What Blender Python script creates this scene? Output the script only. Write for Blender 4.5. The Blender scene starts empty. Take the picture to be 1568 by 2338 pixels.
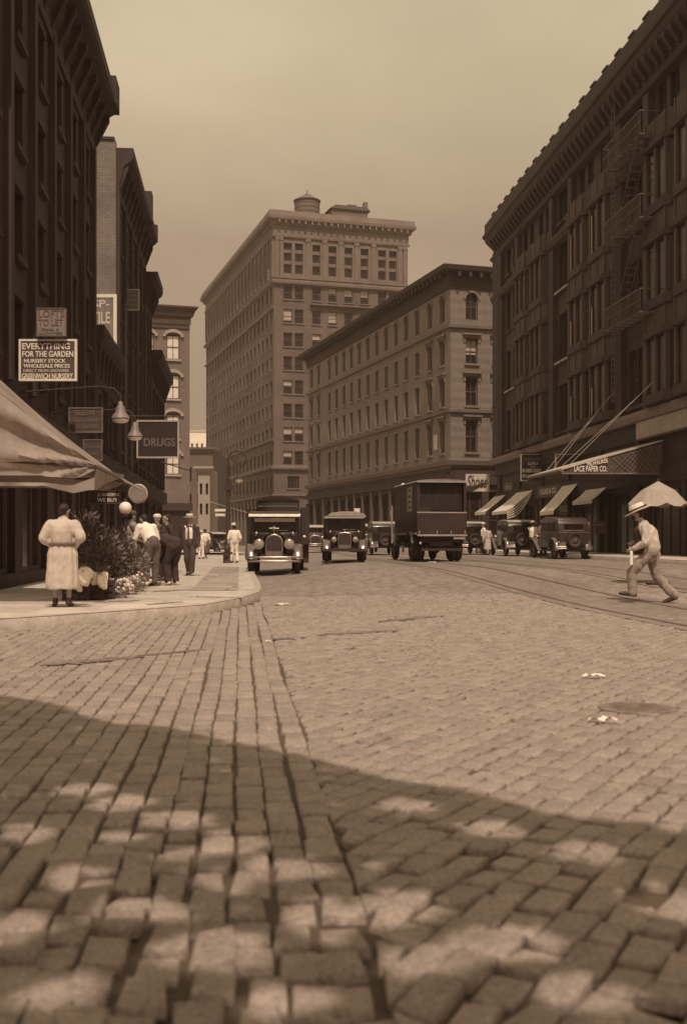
import bpy, bmesh, math, random
import numpy as np
from math import sin, cos, pi, radians, sqrt
from mathutils import Vector, Matrix, noise, Euler
random.seed(7)
C = bpy.context.scene.collection
# ---------------------------------------------------------------- camera, sky, sun, exposure
CAMH, FPX, HV = 1.17, 2550.0, 1235.0      # camera height, focal length and horizon row on a 1568-wide plate
cam_d = bpy.data.cameras.new('camera'); cam = bpy.data.objects.new('camera', cam_d); C.objects.link(cam)
bpy.context.scene.camera = cam
cam.location = (0, 0, CAMH); cam.rotation_euler = (radians(90), 0, 0)
cam_d.sensor_fit = 'HORIZONTAL'; cam_d.sensor_width = 36; cam_d.lens = FPX/1568*36
cam_d.shift_y = (HV-1169)/1568; cam_d.clip_start = .1; cam_d.clip_end = 4000
cam_d.dof.use_dof = True; cam_d.dof.focus_distance = 55; cam_d.dof.aperture_fstop = 3.8
SUN_EL, SUN_DX = radians(58), .115         # sun stands behind the camera, a little to the right
sdir = Vector((SUN_DX*cos(SUN_EL), -sqrt(1-SUN_DX**2)*cos(SUN_EL), sin(SUN_EL)))
sl = bpy.data.lights.new('sun', 'SUN'); so = bpy.data.objects.new('sun', sl); C.objects.link(so)
sl.energy = 3.0; sl.angle = radians(.55); sl.color = (1, .87, .70)
so.rotation_euler = sdir.to_track_quat('Z', 'Y').to_euler(); so.location = (0, -20, 40)
W = bpy.data.worlds.new('World'); bpy.context.scene.world = W; W.use_nodes = True
nt = W.node_tree; nt.nodes.clear()
def N(nt, t, **k):
    n = nt.nodes.new(t)
    for a, b in k.items():
        if hasattr(n, a): setattr(n, a, b)
    return n
sky = N(nt, 'ShaderNodeTexSky'); sky.sky_type = 'NISHITA'; sky.sun_disc = False
sky.sun_elevation = SUN_EL; sky.sun_rotation = math.atan2(sdir.x, sdir.y); sky.dust_density = 2.5; sky.air_density = 1.2
bw = N(nt, 'ShaderNodeRGBToBW'); pw = N(nt, 'ShaderNodeMath', operation='POWER'); pw.inputs[1].default_value = .35
tc = N(nt, 'ShaderNodeTexCoord'); nz = N(nt, 'ShaderNodeTexNoise'); nz.inputs['Scale'].default_value = 3.2; nz.inputs['Detail'].default_value = 6
mp = N(nt, 'ShaderNodeMapping'); mp.inputs['Scale'].default_value = (1, 1, 2.2)
sx = N(nt, 'ShaderNodeSeparateXYZ'); rp = N(nt, 'ShaderNodeValToRGB')
e = rp.color_ramp.elements; e[0].position = 0; e[0].color = (1.5, 1.06, .74, 1); e[1].position = .47; e[1].color = (3.1, 2.62, 1.74, 1)
el = rp.color_ramp.elements.new(.26); el.color = (1.72, 1.27, .87, 1); el = rp.color_ramp.elements.new(.36); el.color = (2.72, 2.18, 1.45, 1); el = rp.color_ramp.elements.new(.9); el.color = (3.0, 2.5, 1.7, 1)
cr = N(nt, 'ShaderNodeMapRange'); cr.inputs[1].default_value = .35; cr.inputs[2].default_value = .75; cr.inputs[3].default_value = .88; cr.inputs[4].default_value = 1.12
m1 = N(nt, 'ShaderNodeVectorMath', operation='SCALE'); m2 = N(nt, 'ShaderNodeMath', operation='MULTIPLY')
bg = N(nt, 'ShaderNodeBackground'); bg.inputs[1].default_value = .15; ow = N(nt, 'ShaderNodeOutputWorld')
L = nt.links.new
L(sky.outputs[0], bw.inputs[0]); L(bw.outputs[0], pw.inputs[0]); L(tc.outputs['Generated'], mp.inputs[0]); L(mp.outputs[0], nz.inputs['Vector'])
L(nz.outputs['Fac'], cr.inputs[0]); L(pw.outputs[0], m2.inputs[0]); L(cr.outputs[0], m2.inputs[1])
L(tc.outputs['Generated'], sx.inputs[0]); L(sx.outputs[2], rp.inputs[0]); L(rp.outputs[0], m1.inputs[0]); L(m2.outputs[0], m1.inputs['Scale'])
L(m1.outputs[0], bg.inputs[0]); L(bg.outputs[0], ow.inputs[0])
SC = bpy.context.scene; SC.render.engine = 'CYCLES'
SC.view_settings.view_transform = 'Standard'; SC.view_settings.look = 'None'; SC.view_settings.exposure = .12; SC.view_settings.gamma = 1
SC.cycles.max_bounces = 5; SC.cycles.volume_bounces = 0

# ---------------------------------------------------------------- helpers
def ss(x, a, b):
    t = min(1, max(0, (x-a)/(b-a))); return t*t*(3-2*t)
def gz(x, y):
    lat = x+.0925*y
    return (.30*ss(lat, .5, 5)+.05*ss(lat, 5, 8))*ss(y, 18, 36)+.0025*min(160, max(0, y-40))
def S(lat, y): return (lat-.0925*y, y)
def at(u, y): return (u-784)/FPX*y
def zat(v, y): return CAMH+(HV-v)*y/FPX
def hit(u, O, d):
    a = (u-784)/FPX; return (a*O[1]-O[0])/(d[0]-a*d[1])
def col(v):
    t = max(0, min(1, math.log(max(v, .01)/.02)/math.log(30)))
    a, b, c = (1.65, .86, .80), (1.26, .95, .84), (1.06, .98, .84)
    k = [a[i]+(b[i]-a[i])*min(1, t*1.6)+(c[i]-b[i])*max(0, t*1.6-1) for i in range(3)]
    return (v*k[0], v*k[1], v*k[2], 1)
MATS = {}
def mat(name, v, rough=.75, var=.35, scale=3.0, bump=0.0, stretch=(1, 1, 1), metal=0, spec=.4, brick=None, dark=None, coat=0, fine=0):
    """one procedural principled material: a base value with mottling, optional brick or slab courses"""
    if name in MATS: return MATS[name]
    m = bpy.data.materials.new(name); m.use_nodes = True; t = m.node_tree; b = t.nodes['Principled BSDF']; MATS[name] = m
    b.inputs['Roughness'].default_value = rough; b.inputs['Metallic'].default_value = metal
    b.inputs['Specular IOR Level'].default_value = spec
    if coat: b.inputs['Coat Weight'].default_value = coat; b.inputs['Coat Roughness'].default_value = .08
    c0 = col(v)
    tcn = N(t, 'ShaderNodeTexCoord'); mpn = N(t, 'ShaderNodeMapping'); mpn.inputs['Scale'].default_value = stretch
    t.links.new(tcn.outputs['Object'], mpn.inputs[0])
    n1 = N(t, 'ShaderNodeTexNoise'); n1.inputs['Scale'].default_value = scale; n1.inputs['Detail'].default_value = 7; n1.inputs['Roughness'].default_value = .65
    t.links.new(mpn.outputs[0], n1.inputs['Vector'])
    mr = N(t, 'ShaderNodeMapRange'); mr.inputs[1].default_value = .25; mr.inputs[2].default_value = .75
    mr.inputs[3].default_value = 1-var; mr.inputs[4].default_value = 1+var
    t.links.new(n1.outputs['Fac'], mr.inputs[0])
    fac = mr.outputs[0]
    if fine:
        n2 = N(t, 'ShaderNodeTexNoise'); n2.inputs['Scale'].default_value = scale*9; n2.inputs['Detail'].default_value = 4
        t.links.new(mpn.outputs[0], n2.inputs['Vector'])
        mr2 = N(t, 'ShaderNodeMapRange'); mr2.inputs[1].default_value = .3; mr2.inputs[2].default_value = .7; mr2.inputs[3].default_value = 1-fine; mr2.inputs[4].default_value = 1+fine
        t.links.new(n2.outputs['Fac'], mr2.inputs[0])
        mm = N(t, 'ShaderNodeMath', operation='MULTIPLY'); t.links.new(fac, mm.inputs[0]); t.links.new(mr2.outputs[0], mm.inputs[1]); fac = mm.outputs[0]
    sc = N(t, 'ShaderNodeVectorMath', operation='SCALE'); sc.inputs[0].default_value = c0[:3]
    hgt = n1.outputs['Fac']
    if brick:                       # (angle of wall in plan or None for ground, brick width, height, joint darkness, joint width)
        ang, bwid, bh, jd, jw = brick
        br = N(t, 'ShaderNodeTexBrick'); br.inputs['Scale'].default_value = 1
        br.inputs['Brick Width'].default_value = bwid; br.inputs['Row Height'].default_value = bh
        br.inputs['Mortar Size'].default_value = jw; br.inputs['Mortar Smooth'].default_value = .3
        br.inputs['Color1'].default_value = c0; k = 1-var*.6; br.inputs['Color2'].default_value = (c0[0]*k, c0[1]*k, c0[2]*k, 1)
        br.inputs['Mortar'].default_value = (c0[0]*jd, c0[1]*jd, c0[2]*jd, 1)
        if ang is None:
            t.links.new(tcn.outputs['Object'], br.inputs['Vector'])
        else:
            dt = N(t, 'ShaderNodeVectorMath', operation='DOT_PRODUCT'); dt.inputs[1].default_value = (cos(ang), sin(ang), 0)
            sp = N(t, 'ShaderNodeSeparateXYZ'); cb = N(t, 'ShaderNodeCombineXYZ')
            t.links.new(tcn.outputs['Object'], dt.inputs[0]); t.links.new(tcn.outputs['Object'], sp.inputs[0])
            t.links.new(dt.outputs['Value'], cb.inputs[0]); t.links.new(sp.outputs[2], cb.inputs[1]); t.links.new(cb.outputs[0], br.inputs['Vector'])
        t.links.new(br.outputs['Color'], sc.inputs[0])
    t.links.new(fac, sc.inputs['Scale']); t.links.new(sc.outputs[0], b.inputs['Base Color'])
    if bump:
        bp = N(t, 'ShaderNodeBump'); bp.inputs['Strength'].default_value = bump; bp.inputs['Distance'].default_value = .02
        t.links.new(hgt, bp.inputs['Height']); t.links.new(bp.outputs[0], b.inputs['Normal'])
    return m

class MB:
    def __init__(s, M=None): s.v = []; s.f = []; s.m = []; s.M = M or Matrix(); s.mi = 0
    def add(s, vs, fs, mi=None):
        o = len(s.v); M = s.M; s.v += [M @ Vector(p) for p in vs]
        s.f += [tuple(o+i for i in f) for f in fs]; s.m += [s.mi if mi is None else mi]*len(fs)
    def box(s, x0, x1, y0, y1, z0, z1, mi=None):
        s.add([(x0,y0,z0),(x1,y0,z0),(x1,y1,z0),(x0,y1,z0),(x0,y0,z1),(x1,y0,z1),(x1,y1,z1),(x0,y1,z1)],
              [(0,3,2,1),(4,5,6,7),(0,1,5,4),(1,2,6,5),(2,3,7,6),(3,0,4,7)], mi)
    def cbox(s, x0, x1, y0, y1, z0, z1, c=.03, mi=None):       # box with chamfered edges
        bm = bmesh.new(); bmesh.ops.create_cube(bm, size=1)
        for v in bm.verts: v.co = Vector(((x0+x1)/2+v.co.x*(x1-x0), (y0+y1)/2+v.co.y*(y1-y0), (z0+z1)/2+v.co.z*(z1-z0)))
        bmesh.ops.bevel(bm, geom=bm.edges[:], offset=min(c, (x1-x0)*.45, (y1-y0)*.45, (z1-z0)*.45), segments=2, affect='EDGES', profile=.5)
        s.bm(bm, mi)
    def bm(s, bm, mi=None):
        bm.verts.index_update(); s.add([v.co.copy() for v in bm.verts], [[v.index for v in f.verts] for f in bm.faces], mi); bm.free()
    def quad(s, a, b, c, d, mi=None): s.add([a, b, c, d], [(0,1,2,3)], mi)
    def prism(s, poly, x0, x1, axis=0, mi=None, bevel=0):      # poly in the other two axes, extruded along axis
        n = len(poly)
        def P(t, p): return (t, p[0], p[1]) if axis == 0 else ((p[0], t, p[1]) if axis == 1 else (p[0], p[1], t))
        bm = bmesh.new(); a = [bm.verts.new(P(x0, p)) for p in poly]; b = [bm.verts.new(P(x1, p)) for p in poly]
        bm.faces.new(a); bm.faces.new(b[::-1])
        for i in range(n): bm.faces.new((a[i], b[i], b[(i+1)%n], a[(i+1)%n]))
        bmesh.ops.recalc_face_normals(bm, faces=bm.faces[:])
        if bevel: bmesh.ops.bevel(bm, geom=bm.edges[:], offset=bevel, segments=3, affect='EDGES', profile=.5, clamp_overlap=True)
        s.bm(bm, mi)
    def cone(s, p0, p1, r0, r1=None, n=10, caps=True, mi=None):
        r1 = r0 if r1 is None else r1; p0, p1 = Vector(p0), Vector(p1); d = (p1-p0).normalized()
        u = d.orthogonal().normalized(); w = d.cross(u); vs = []
        for p, r in ((p0, r0), (p1, r1)):
            for i in range(n): a = 2*pi*i/n; vs.append(p+(u*cos(a)+w*sin(a))*r)
        fs = [(i, (i+1)%n, n+(i+1)%n, n+i) for i in range(n)]
        if caps: fs += [tuple(range(n))[::-1], tuple(range(n, 2*n))]
        s.add(vs, fs, mi)
    def path(s, pts, r, n=8, mi=None):
        pts = [Vector(p) for p in pts]; vs = []; k = len(pts)
        up = Vector((0, 0, 1))
        for i, p in enumerate(pts):
            d = (pts[min(i+1, k-1)]-pts[max(i-1, 0)]).normalized()
            u = d.cross(up) if abs(d.z) < .95 else d.cross(Vector((1, 0, 0))); u.normalize(); w = d.cross(u)
            rr = r[i] if isinstance(r, (list, tuple)) else r
            for j in range(n): a = 2*pi*j/n; vs.append(p+(u*cos(a)+w*sin(a))*rr)
        fs = [(i*n+j, i*n+(j+1)%n, (i+1)*n+(j+1)%n, (i+1)*n+j) for i in range(k-1) for j in range(n)]
        fs += [tuple(range(n))[::-1], tuple(range((k-1)*n, k*n))]
        s.add(vs, fs, mi)
    def ell(s, c, r, n=14, m=9, mi=None):
        c = Vector(c); r = (r, r, r) if isinstance(r, (int, float)) else r; vs = [c+Vector((0, 0, r[2]))]
        for i in range(1, m):
            t = pi*i/m
            for j in range(n): a = 2*pi*j/n; vs.append(c+Vector((r[0]*sin(t)*cos(a), r[1]*sin(t)*sin(a), r[2]*cos(t))))
        vs.append(c-Vector((0, 0, r[2]))); fs = []
        for j in range(n): fs.append((0, 1+j, 1+(j+1)%n))
        for i in range(m-2):
            for j in range(n): a = 1+i*n; fs.append((a+j, a+n+j, a+n+(j+1)%n, a+(j+1)%n))
        a = 1+(m-2)*n
        for j in range(n): fs.append((a+j, len(vs)-1, a+(j+1)%n))
        s.add(vs, fs, mi)
    def lathe(s, c, prof, n=20, mi=None, fold=0, nf=7, ex=1, ey=1):  # prof: (r, z) pairs, closed by caps
        vs = []
        for k, (r, z) in enumerate(prof):
            for j in range(n):
                a = 2*pi*j/n; rr = r*(1+fold*sin(nf*a+k*.3)*(k/len(prof)))
                vs.append((c[0]+rr*cos(a)*ex, c[1]+rr*sin(a)*ey, c[2]+z))
        fs = [(i*n+j, i*n+(j+1)%n, (i+1)*n+(j+1)%n, (i+1)*n+j) for i in range(len(prof)-1) for j in range(n)]
        fs += [tuple(range(n))[::-1], tuple(range((len(prof)-1)*n, len(prof)*n))]
        s.add(vs, fs, mi)
    def torus(s, c, R, r, axis=0, n=28, m=10, mi=None, ry=1):
        c = Vector(c); vs = []
        for i in range(n):
            a = 2*pi*i/n
            for j in range(m):
                b = 2*pi*j/m; q = R+r*cos(b)*ry; h = r*sin(b)
                p = (h, q*cos(a), q*sin(a)) if axis == 0 else ((q*cos(a), h, q*sin(a)) if axis == 1 else (q*cos(a), q*sin(a), h))
                vs.append(c+Vector(p))
        s.add(vs, [(i*m+j, ((i+1)%n)*m+j, ((i+1)%n)*m+(j+1)%m, i*m+(j+1)%m) for i in range(n) for j in range(m)], mi)
    def mesh(s, name, mats, smooth=None):
        me = bpy.data.meshes.new(name); me.from_pydata([tuple(p) for p in s.v], [], s.f)
        for q in (mats if isinstance(mats, (list, tuple)) else [mats]): me.materials.append(q)
        if s.m: me.polygons.foreach_set('material_index', s.m)
        bm = bmesh.new(); bm.from_mesh(me); bmesh.ops.recalc_face_normals(bm, faces=bm.faces[:]); bm.to_mesh(me); bm.free()
        if smooth is not None:
            me.shade_smooth(); me.set_sharp_from_angle(angle=radians(smooth))
        return me
    def build(s, name, mats, parent=None, smooth=None, label=None):
        o = bpy.data.objects.new(name, s.mesh(name, mats, smooth)); C.objects.link(o)
        if parent: o.parent = parent
        if label: o['label'] = label
        return o
def thing(name, label, cat, loc=(0, 0, 0), rz=0, group=None):
    o = bpy.data.objects.new(name, None); C.objects.link(o); o.empty_display_size = .2
    o.location = loc; o.rotation_euler = (0, 0, rz); o['label'] = label; o['category'] = cat
    if group: o['group'] = group
    return o
def tag(o, label, cat, group=None):
    o['label'] = label; o['category'] = cat
    if group: o['group'] = group
    return o
def struct(name, mb, m, smooth=None):
    o = mb.build(name, m, None, smooth) if isinstance(mb, MB) else mb
    o['kind'] = 'structure'; return o
def inst(me, name, parent, M):
    o = bpy.data.objects.new(name, me); C.objects.link(o); o.parent = parent; o.matrix_local = M; return o
def copy_tree(o, parent=None):
    c = o.copy(); C.objects.link(c)
    if parent: c.parent = parent
    for ch in list(o.children): copy_tree(ch, c)
    return c
_tc = {}
def text_mesh(s, h, w, m, shear=0, bold=.0, name='lettering'):
    """lettering h high and w wide, in the XZ plane, centred, facing -Y"""
    cu = bpy.data.curves.new('t', 'FONT'); cu.body = s; cu.align_x = 'CENTER'; cu.shear = shear; cu.offset = bold; cu.extrude = .02; cu.resolution_u = 3
    o = bpy.data.objects.new('t', cu); C.objects.link(o); dg = bpy.context.evaluated_depsgraph_get()
    me = bpy.data.meshes.new_from_object(o.evaluated_get(dg)); bpy.data.objects.remove(o); bpy.data.curves.remove(cu)
    co = np.empty(len(me.vertices)*3); me.vertices.foreach_get('co', co); co = co.reshape(-1, 3)
    a, b = co.min(0), co.max(0); co -= (a+b)/2; co[:, 0] *= w/(b[0]-a[0]); co[:, 1] *= h/(b[1]-a[1]); co[:, 2] *= .008/.04
    me.vertices.foreach_set('co', np.stack([co[:, 0], -co[:, 2], co[:, 1]], 1).ravel()); me.materials.clear(); me.materials.append(m); me.name = name
    return me
def lettering(parent, s, x, y, z, h, w, m, rz=0, shear=0, bold=.02, tilt=0):
    o = bpy.data.objects.new('lettering', text_mesh(s, h, w, m, shear, bold)); C.objects.link(o); o.parent = parent
    o.location = (x, y, z); o.rotation_euler = (0, tilt, rz); return o

# ---------------------------------------------------------------- building helpers
class Face:
    """facade frame: x runs along the wall, y points out of it, z is up; coordinates relative to the building's base point"""
    def __init__(s, O, ang, base=(0, 0)):
        s.ang = ang; s.O = O; s.M = Matrix.Translation((O[0]-base[0], O[1]-base[1], 0)) @ Matrix.Rotation(ang, 4, 'Z')
        s.d = (cos(ang), sin(ang))
    def t(s, u): return hit(u, s.O, s.d)
def wall(mb, F, W, z0, z1, ops, depth=.3, x0=0, mi=None):
    """wall sheet with recessed rectangular openings (x0, x1, z0, z1)"""
    M0 = mb.M; mb.M = F.M
    xs = sorted({x0, x0+W, *[round(o[i], 4) for o in ops for i in (0, 1)]}); zs = sorted({z0, z1, *[round(o[i], 4) for o in ops for i in (2, 3)]})
    xs = [x for x in xs if x0-1e-6 <= x <= x0+W+1e-6]; zs = [z for z in zs if z0-1e-6 <= z <= z1+1e-6]
    for j in range(len(zs)-1):
        run = None
        for i in range(len(xs)-1):
            cx, cz = (xs[i]+xs[i+1])/2, (zs[j]+zs[j+1])/2
            inside = any(o[0] < cx < o[1] and o[2] < cz < o[3] for o in ops)
            if not inside and run is None: run = xs[i]
            if inside and run is not None:
                mb.quad((run, 0, zs[j]), (xs[i], 0, zs[j]), (xs[i], 0, zs[j+1]), (run, 0, zs[j+1]), mi); run = None
        if run is not None: mb.quad((run, 0, zs[j]), (xs[-1], 0, zs[j]), (xs[-1], 0, zs[j+1]), (run, 0, zs[j+1]), mi)
    for a, b, c, d in [o[:4] for o in ops]:
        mb.quad((a, 0, c), (a, -depth, c), (a, -depth, d), (a, 0, d), mi); mb.quad((b, 0, c), (b, -depth, c), (b, -depth, d), (b, 0, d), mi)
        mb.quad((a, 0, c), (b, 0, c), (b, -depth, c), (a, -depth, c), mi); mb.quad((a, 0, d), (b, 0, d), (b, -depth, d), (a, -depth, d), mi)
    mb.M = M0
_wc = {}
def window_meshes(w, h, depth, arch, trim, trimmat, sash, blind, cols, framem):
    key = (w, h, depth, arch, trim, trimmat.name if trimmat else '', sash, blind, cols, framem.name)
    if key in _wc: return _wc[key]
    f = MB(); b = min(.09, w*.09); y0, y1 = -depth+.03, -depth+.1
    f.box(-w/2, -w/2+b, y0, y1, 0, h); f.box(w/2-b, w/2, y0, y1, 0, h); f.box(-w/2+b, w/2-b, y0, y1, 0, b); f.box(-w/2+b, w/2-b, y0, y1, h-b, h)
    if sash: f.box(-w/2+b, w/2-b, y0+.01, y1-.005, h*.5-.035, h*.5+.035)
    for k in range(1, cols): x = -w/2+w*k/cols; f.box(x-.025, x+.025, y0+.015, y1-.012, b, h-b)
    if arch:                                                    # arched head: wall-coloured spandrels fill the corners
        r = w/2; n = 8
        for sgn in (-1, 1):
            pts = [(sgn*w/2, h+.001), (sgn*w/2, h-r)]+[(sgn*r*cos(pi/2*k/n), h-r+r*sin(pi/2*k/n)) for k in range(1, n+1)]
            f.add([(p[0], -.02, p[1]) for p in pts], [tuple(range(len(pts)))], 1)
            for k in range(1, len(pts)-1):
                p, q = pts[k], pts[k+1]; f.quad((p[0], -.02, p[1]), (q[0], -.02, q[1]), (q[0], -depth+.1, q[1]), (p[0], -depth+.1, p[1]), 1)
        n = 10; ro, ri = r+.2, r+.03
        for k in range(n):
            a, c = pi*k/n, pi*(k+1)/n
            f.prism([(ri*cos(a), h-r+ri*sin(a)), (ro*cos(a), h-r+ro*sin(a)), (ro*cos(c), h-r+ro*sin(c)), (ri*cos(c), h-r+ri*sin(c))], .003, .09, axis=1, mi=1)
    if trim in ('sill', 'hood'):
        f.box(-w/2-.14, w/2+.14, .003, .16, -.17, -.003, 1)
    if trim == 'hood':
        f.box(-w/2-.3, w/2+.3, .003, .34, h+.28, h+.42, 1); f.box(-w/2-.2, w/2+.2, .003, .2, h+.1, h+.28, 1)
        f.box(-w/2-.2, -w/2-.03, .003, .1, h-.35, h+.1, 1); f.box(w/2+.03, w/2+.2, .003, .1, h-.35, h+.1, 1)
    if trim == 'lintel': f.box(-w/2-.12, w/2+.12, .003, .05, h+.003, h+.25, 1); f.box(-w/2-.1, w/2+.1, .003, .12, -.14, -.003, 1)
    mf = f.mesh('window', [framem, trimmat or framem])
    p = MB(); p.quad((-w/2, y0, 0), (w/2, y0, 0), (w/2, y0, h), (-w/2, y0, h)); mp_ = p.mesh('pane', MATS['glass'])
    mb_ = None
    if blind:
        q = MB(); q.box(-w/2+b, w/2-b, y0+.004, y0+.008, h*(1-blind), h-b); mb_ = q.mesh('blind', MATS['blind'])
    _wc[key] = (mf, mp_, mb_); return _wc[key]
def window(parent, F, x, z, w, h, depth=.3, arch=False, trim=None, trimmat=None, sash=True, blind=0, cols=1, framem=None):
    framem = framem or MATS['sash_paint']; a, b, c = window_meshes(w, h, depth, arch, trim, trimmat, sash, blind, cols, framem)
    M = F.M @ Matrix.Translation((x, 0, z)); o = inst(a, 'window', parent, M); inst(b, 'pane', o, Matrix())
    if c: inst(c, 'blind', o, Matrix())
    return o
def cornice(mb, F, x0, x1, z, prof, ret0=0, ret1=0):
    """moulding along a facade: prof = (projection, z offset) outline from wall out and back; ends mitred outwards by projection when ret"""
    M0 = mb.M; mb.M = F.M; n = len(prof); vs = []
    for e, ret in ((x0, -ret0), (x1, ret1)):
        for (p, dz) in prof: vs.append((e+ret*p, p, z+dz))
    mb.add(vs, [(i, (i+1) % n, n+(i+1) % n, n+i) for i in range(n)]+[tuple(range(n)), tuple(range(n, 2*n))]); mb.M = M0
def fbox(mb, F, *a, mi=None):
    M0 = mb.M; mb.M = F.M; mb.box(*a, mi=mi); mb.M = M0
# ---------------------------------------------------------------- materials used everywhere
mat('glass', .018, rough=.22, var=.5, scale=1.2, spec=.35); mat('blind', .34, var=.15, scale=2); mat('sash_paint', .075, var=.2, scale=3)
COB = mat('belgian_block', .235, rough=.66, var=.2, scale=6.5, bump=.8, fine=.3, spec=.3)
# every block gets its own tone: object noise plus a low-frequency voronoi cell value
def block_tones(m, sc, amt):
    t = m.node_tree; b = t.nodes['Principled BSDF']; lk = b.inputs['Base Color'].links[0].from_socket
    a = N(t, 'ShaderNodeAttribute'); a.attribute_name = 'tone'
    mr = N(t, 'ShaderNodeMapRange'); mr.inputs[3].default_value = 1-amt; mr.inputs[4].default_value = 1+amt
    s_ = N(t, 'ShaderNodeVectorMath', operation='SCALE'); t.links.new(a.outputs['Fac'], mr.inputs[0]); t.links.new(lk, s_.inputs[0]); t.links.new(mr.outputs[0], s_.inputs['Scale'])
    t.links.new(s_.outputs[0], b.inputs['Base Color'])
block_tones(COB, 1, .12)
# ---------------------------------------------------------------- road
KERB = [(4, -13.5), (15.2, -4.0), (17.8, -2.25), (20, -1.82), (22.3, -1.68), (24.5, .47-.0925*24.5)]
def kx(y):
    if y >= 24.5: return .47-.0925*y
    for (a, b), (c, d) in zip(KERB, KERB[1:]):
        if a <= y <= c: return b+(d-b)*(y-a)/(c-a)
    return -13.5
ys = [-12, -4, 0, 2, 4, 6, 8]+[8+.5*k for k in range(1, 85)]+[52, 55, 60, 66, 72, 80, 90, 100, 120, 140, 160, 200, 260, 400, 700, 1100, 1500]
lats = [-460, -300, -120, -60, -40, -25, -15, -10, -6, -3, -1, 0, .5, 1, 1.7, 2.4, 3.1, 3.8, 4.4, 5, 6, 7, 8, 10, 13, 17, 22, 30, 45, 80, 160, 300, 460]
mb = MB(); nl = len(lats); vs = []
for y in ys:
    for l in lats:
        x = l-.0925*y; vs.append((x, y, gz(x, y)-(.016+.008*ss(6-y, 0, 2)-.008*ss(y, 6, 12))*(1-ss(y, 21, 24))-.004))
mb.add(vs, [(i*nl+j, i*nl+j+1, (i+1)*nl+j+1, (i+1)*nl+j) for i in range(len(ys)-1) for j in range(nl-1)])
ROAD = mat('road_surface', .212, rough=.7, var=.16, scale=.55, bump=.1, stretch=(1, .45, 1), fine=.3)
t = ROAD.node_tree; b = t.nodes['Principled BSDF']; lk = b.inputs['Base Color'].links[0].from_socket
tcn = N(t, 'ShaderNodeTexCoord'); sp = N(t, 'ShaderNodeSeparateXYZ'); mr = N(t, 'ShaderNodeMapRange'); mr.inputs[1].default_value = 21.5; mr.inputs[2].default_value = 24
mx = N(t, 'ShaderNodeMix'); mx.data_type = 'RGBA'; mx.inputs[6].default_value = (.095, .062, .044, 1)
t.links.new(tcn.outputs['Object'], sp.inputs[0]); t.links.new(sp.outputs[1], mr.inputs[0]); t.links.new(mr.outputs[0], mx.inputs[0])
bk = N(t, 'ShaderNodeTexBrick'); bk.inputs['Scale'].default_value = 1; bk.inputs['Brick Width'].default_value = .24; bk.inputs['Row Height'].default_value = .135
bk.inputs['Color1'].default_value = (1.12, 1.12, 1.12, 1); bk.inputs['Color2'].default_value = (.86, .86, .86, 1); bk.inputs['Mortar'].default_value = (.5, .5, .5, 1); bk.inputs['Mortar Size'].default_value = .012
rt = N(t, 'ShaderNodeMapping'); rt.inputs['Rotation'].default_value = (0, 0, radians(-61)); t.links.new(tcn.outputs['Object'], rt.inputs[0]); t.links.new(rt.outputs[0], bk.inputs['Vector'])
ml = N(t, 'ShaderNodeMix'); ml.data_type = 'RGBA'; ml.blend_type = 'MULTIPLY'; ml.inputs[0].default_value = .8
t.links.new(lk, ml.inputs[6]); t.links.new(bk.outputs['Color'], ml.inputs[7]); t.links.new(ml.outputs[2], mx.inputs[7]); t.links.new(mx.outputs[2], b.inputs['Base Color'])
struct('road', mb, ROAD, 30)
# Belgian blocks: two fields meeting on a seam, courses along the street on the left, courses at 29 degrees on the right
rng = np.random.default_rng(3); V = []; Fc = []; T = []
def block(cx, cy, a, wd, ln, near, clamp=None):
    rough_ = ss(5.2-cy, 0, 1.6); wd -= .004*rough_; ln -= .006*rough_; z = gz(cx, cy)+rng.normal(0, .0035+.006*rough_); c, s_ = cos(a), sin(a); tilt = rng.normal(0, .012+.05*rough_, 2); o = len(V)
    jit = rng.normal(0, .003+.005*rough_, (4, 2))
    for ins, dz in ((0, -.04), (.001, -.011), (.005, -.002), (.014, 0)):
        for k, (sx_, sy_) in enumerate(((-1, -1), (1, -1), (1, 1), (-1, 1))):
            lx = sx_*(wd/2-ins)+jit[k][0]; ly = sy_*(ln/2-ins)+jit[k][1]
            X_v = cx+lx*c-ly*s_; Y_v = cy+lx*s_+ly*c; X_v = max(X_v, clamp+ins*.8-.0925*Y_v) if clamp is not None else X_v; V.append((X_v, Y_v, z+dz+lx*tilt[0]+ly*tilt[1]))
    for r in range(3):
        for k in range(4): Fc.append((o+r*4+k, o+r*4+(k+1) % 4, o+r*4+4+(k+1) % 4, o+r*4+4+k))
    Fc.append((o+12, o+13, o+14, o+15)); T.extend([float(rng.random())]*16)
def vis(x, y): return 2.1 < y < 23.5 and abs(x) < .335*y+1.0
SEAM = .37
# left field
aL = math.atan2(.0925, 1); i = 0; wl, ll = .136, .235
lat = SEAM-wl/2
while lat > -11:
    y = 2+rng.random()*.2; drift = rng.normal(0, .003)
    while y < 23.8:
        ln = ll*rng.uniform(.82, 1.16); x = lat-.0925*y+drift*sin(y*.8)*1.5+.004*sin(y*1.7+lat*3); w_ = wl*rng.uniform(.92, 1.03)
        if y < 4.3: x += .016*sin(lat*9+y*5)*(4.6-y)
        if vis(x, y) and x > kx(y)+.1: block(x, y+ln/2, aL, w_-.008+.004*ss(y, 6, 12), ln-.009+.003*ss(y, 6, 12), y < 7)
        y += ln
    lat -= wl
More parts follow.
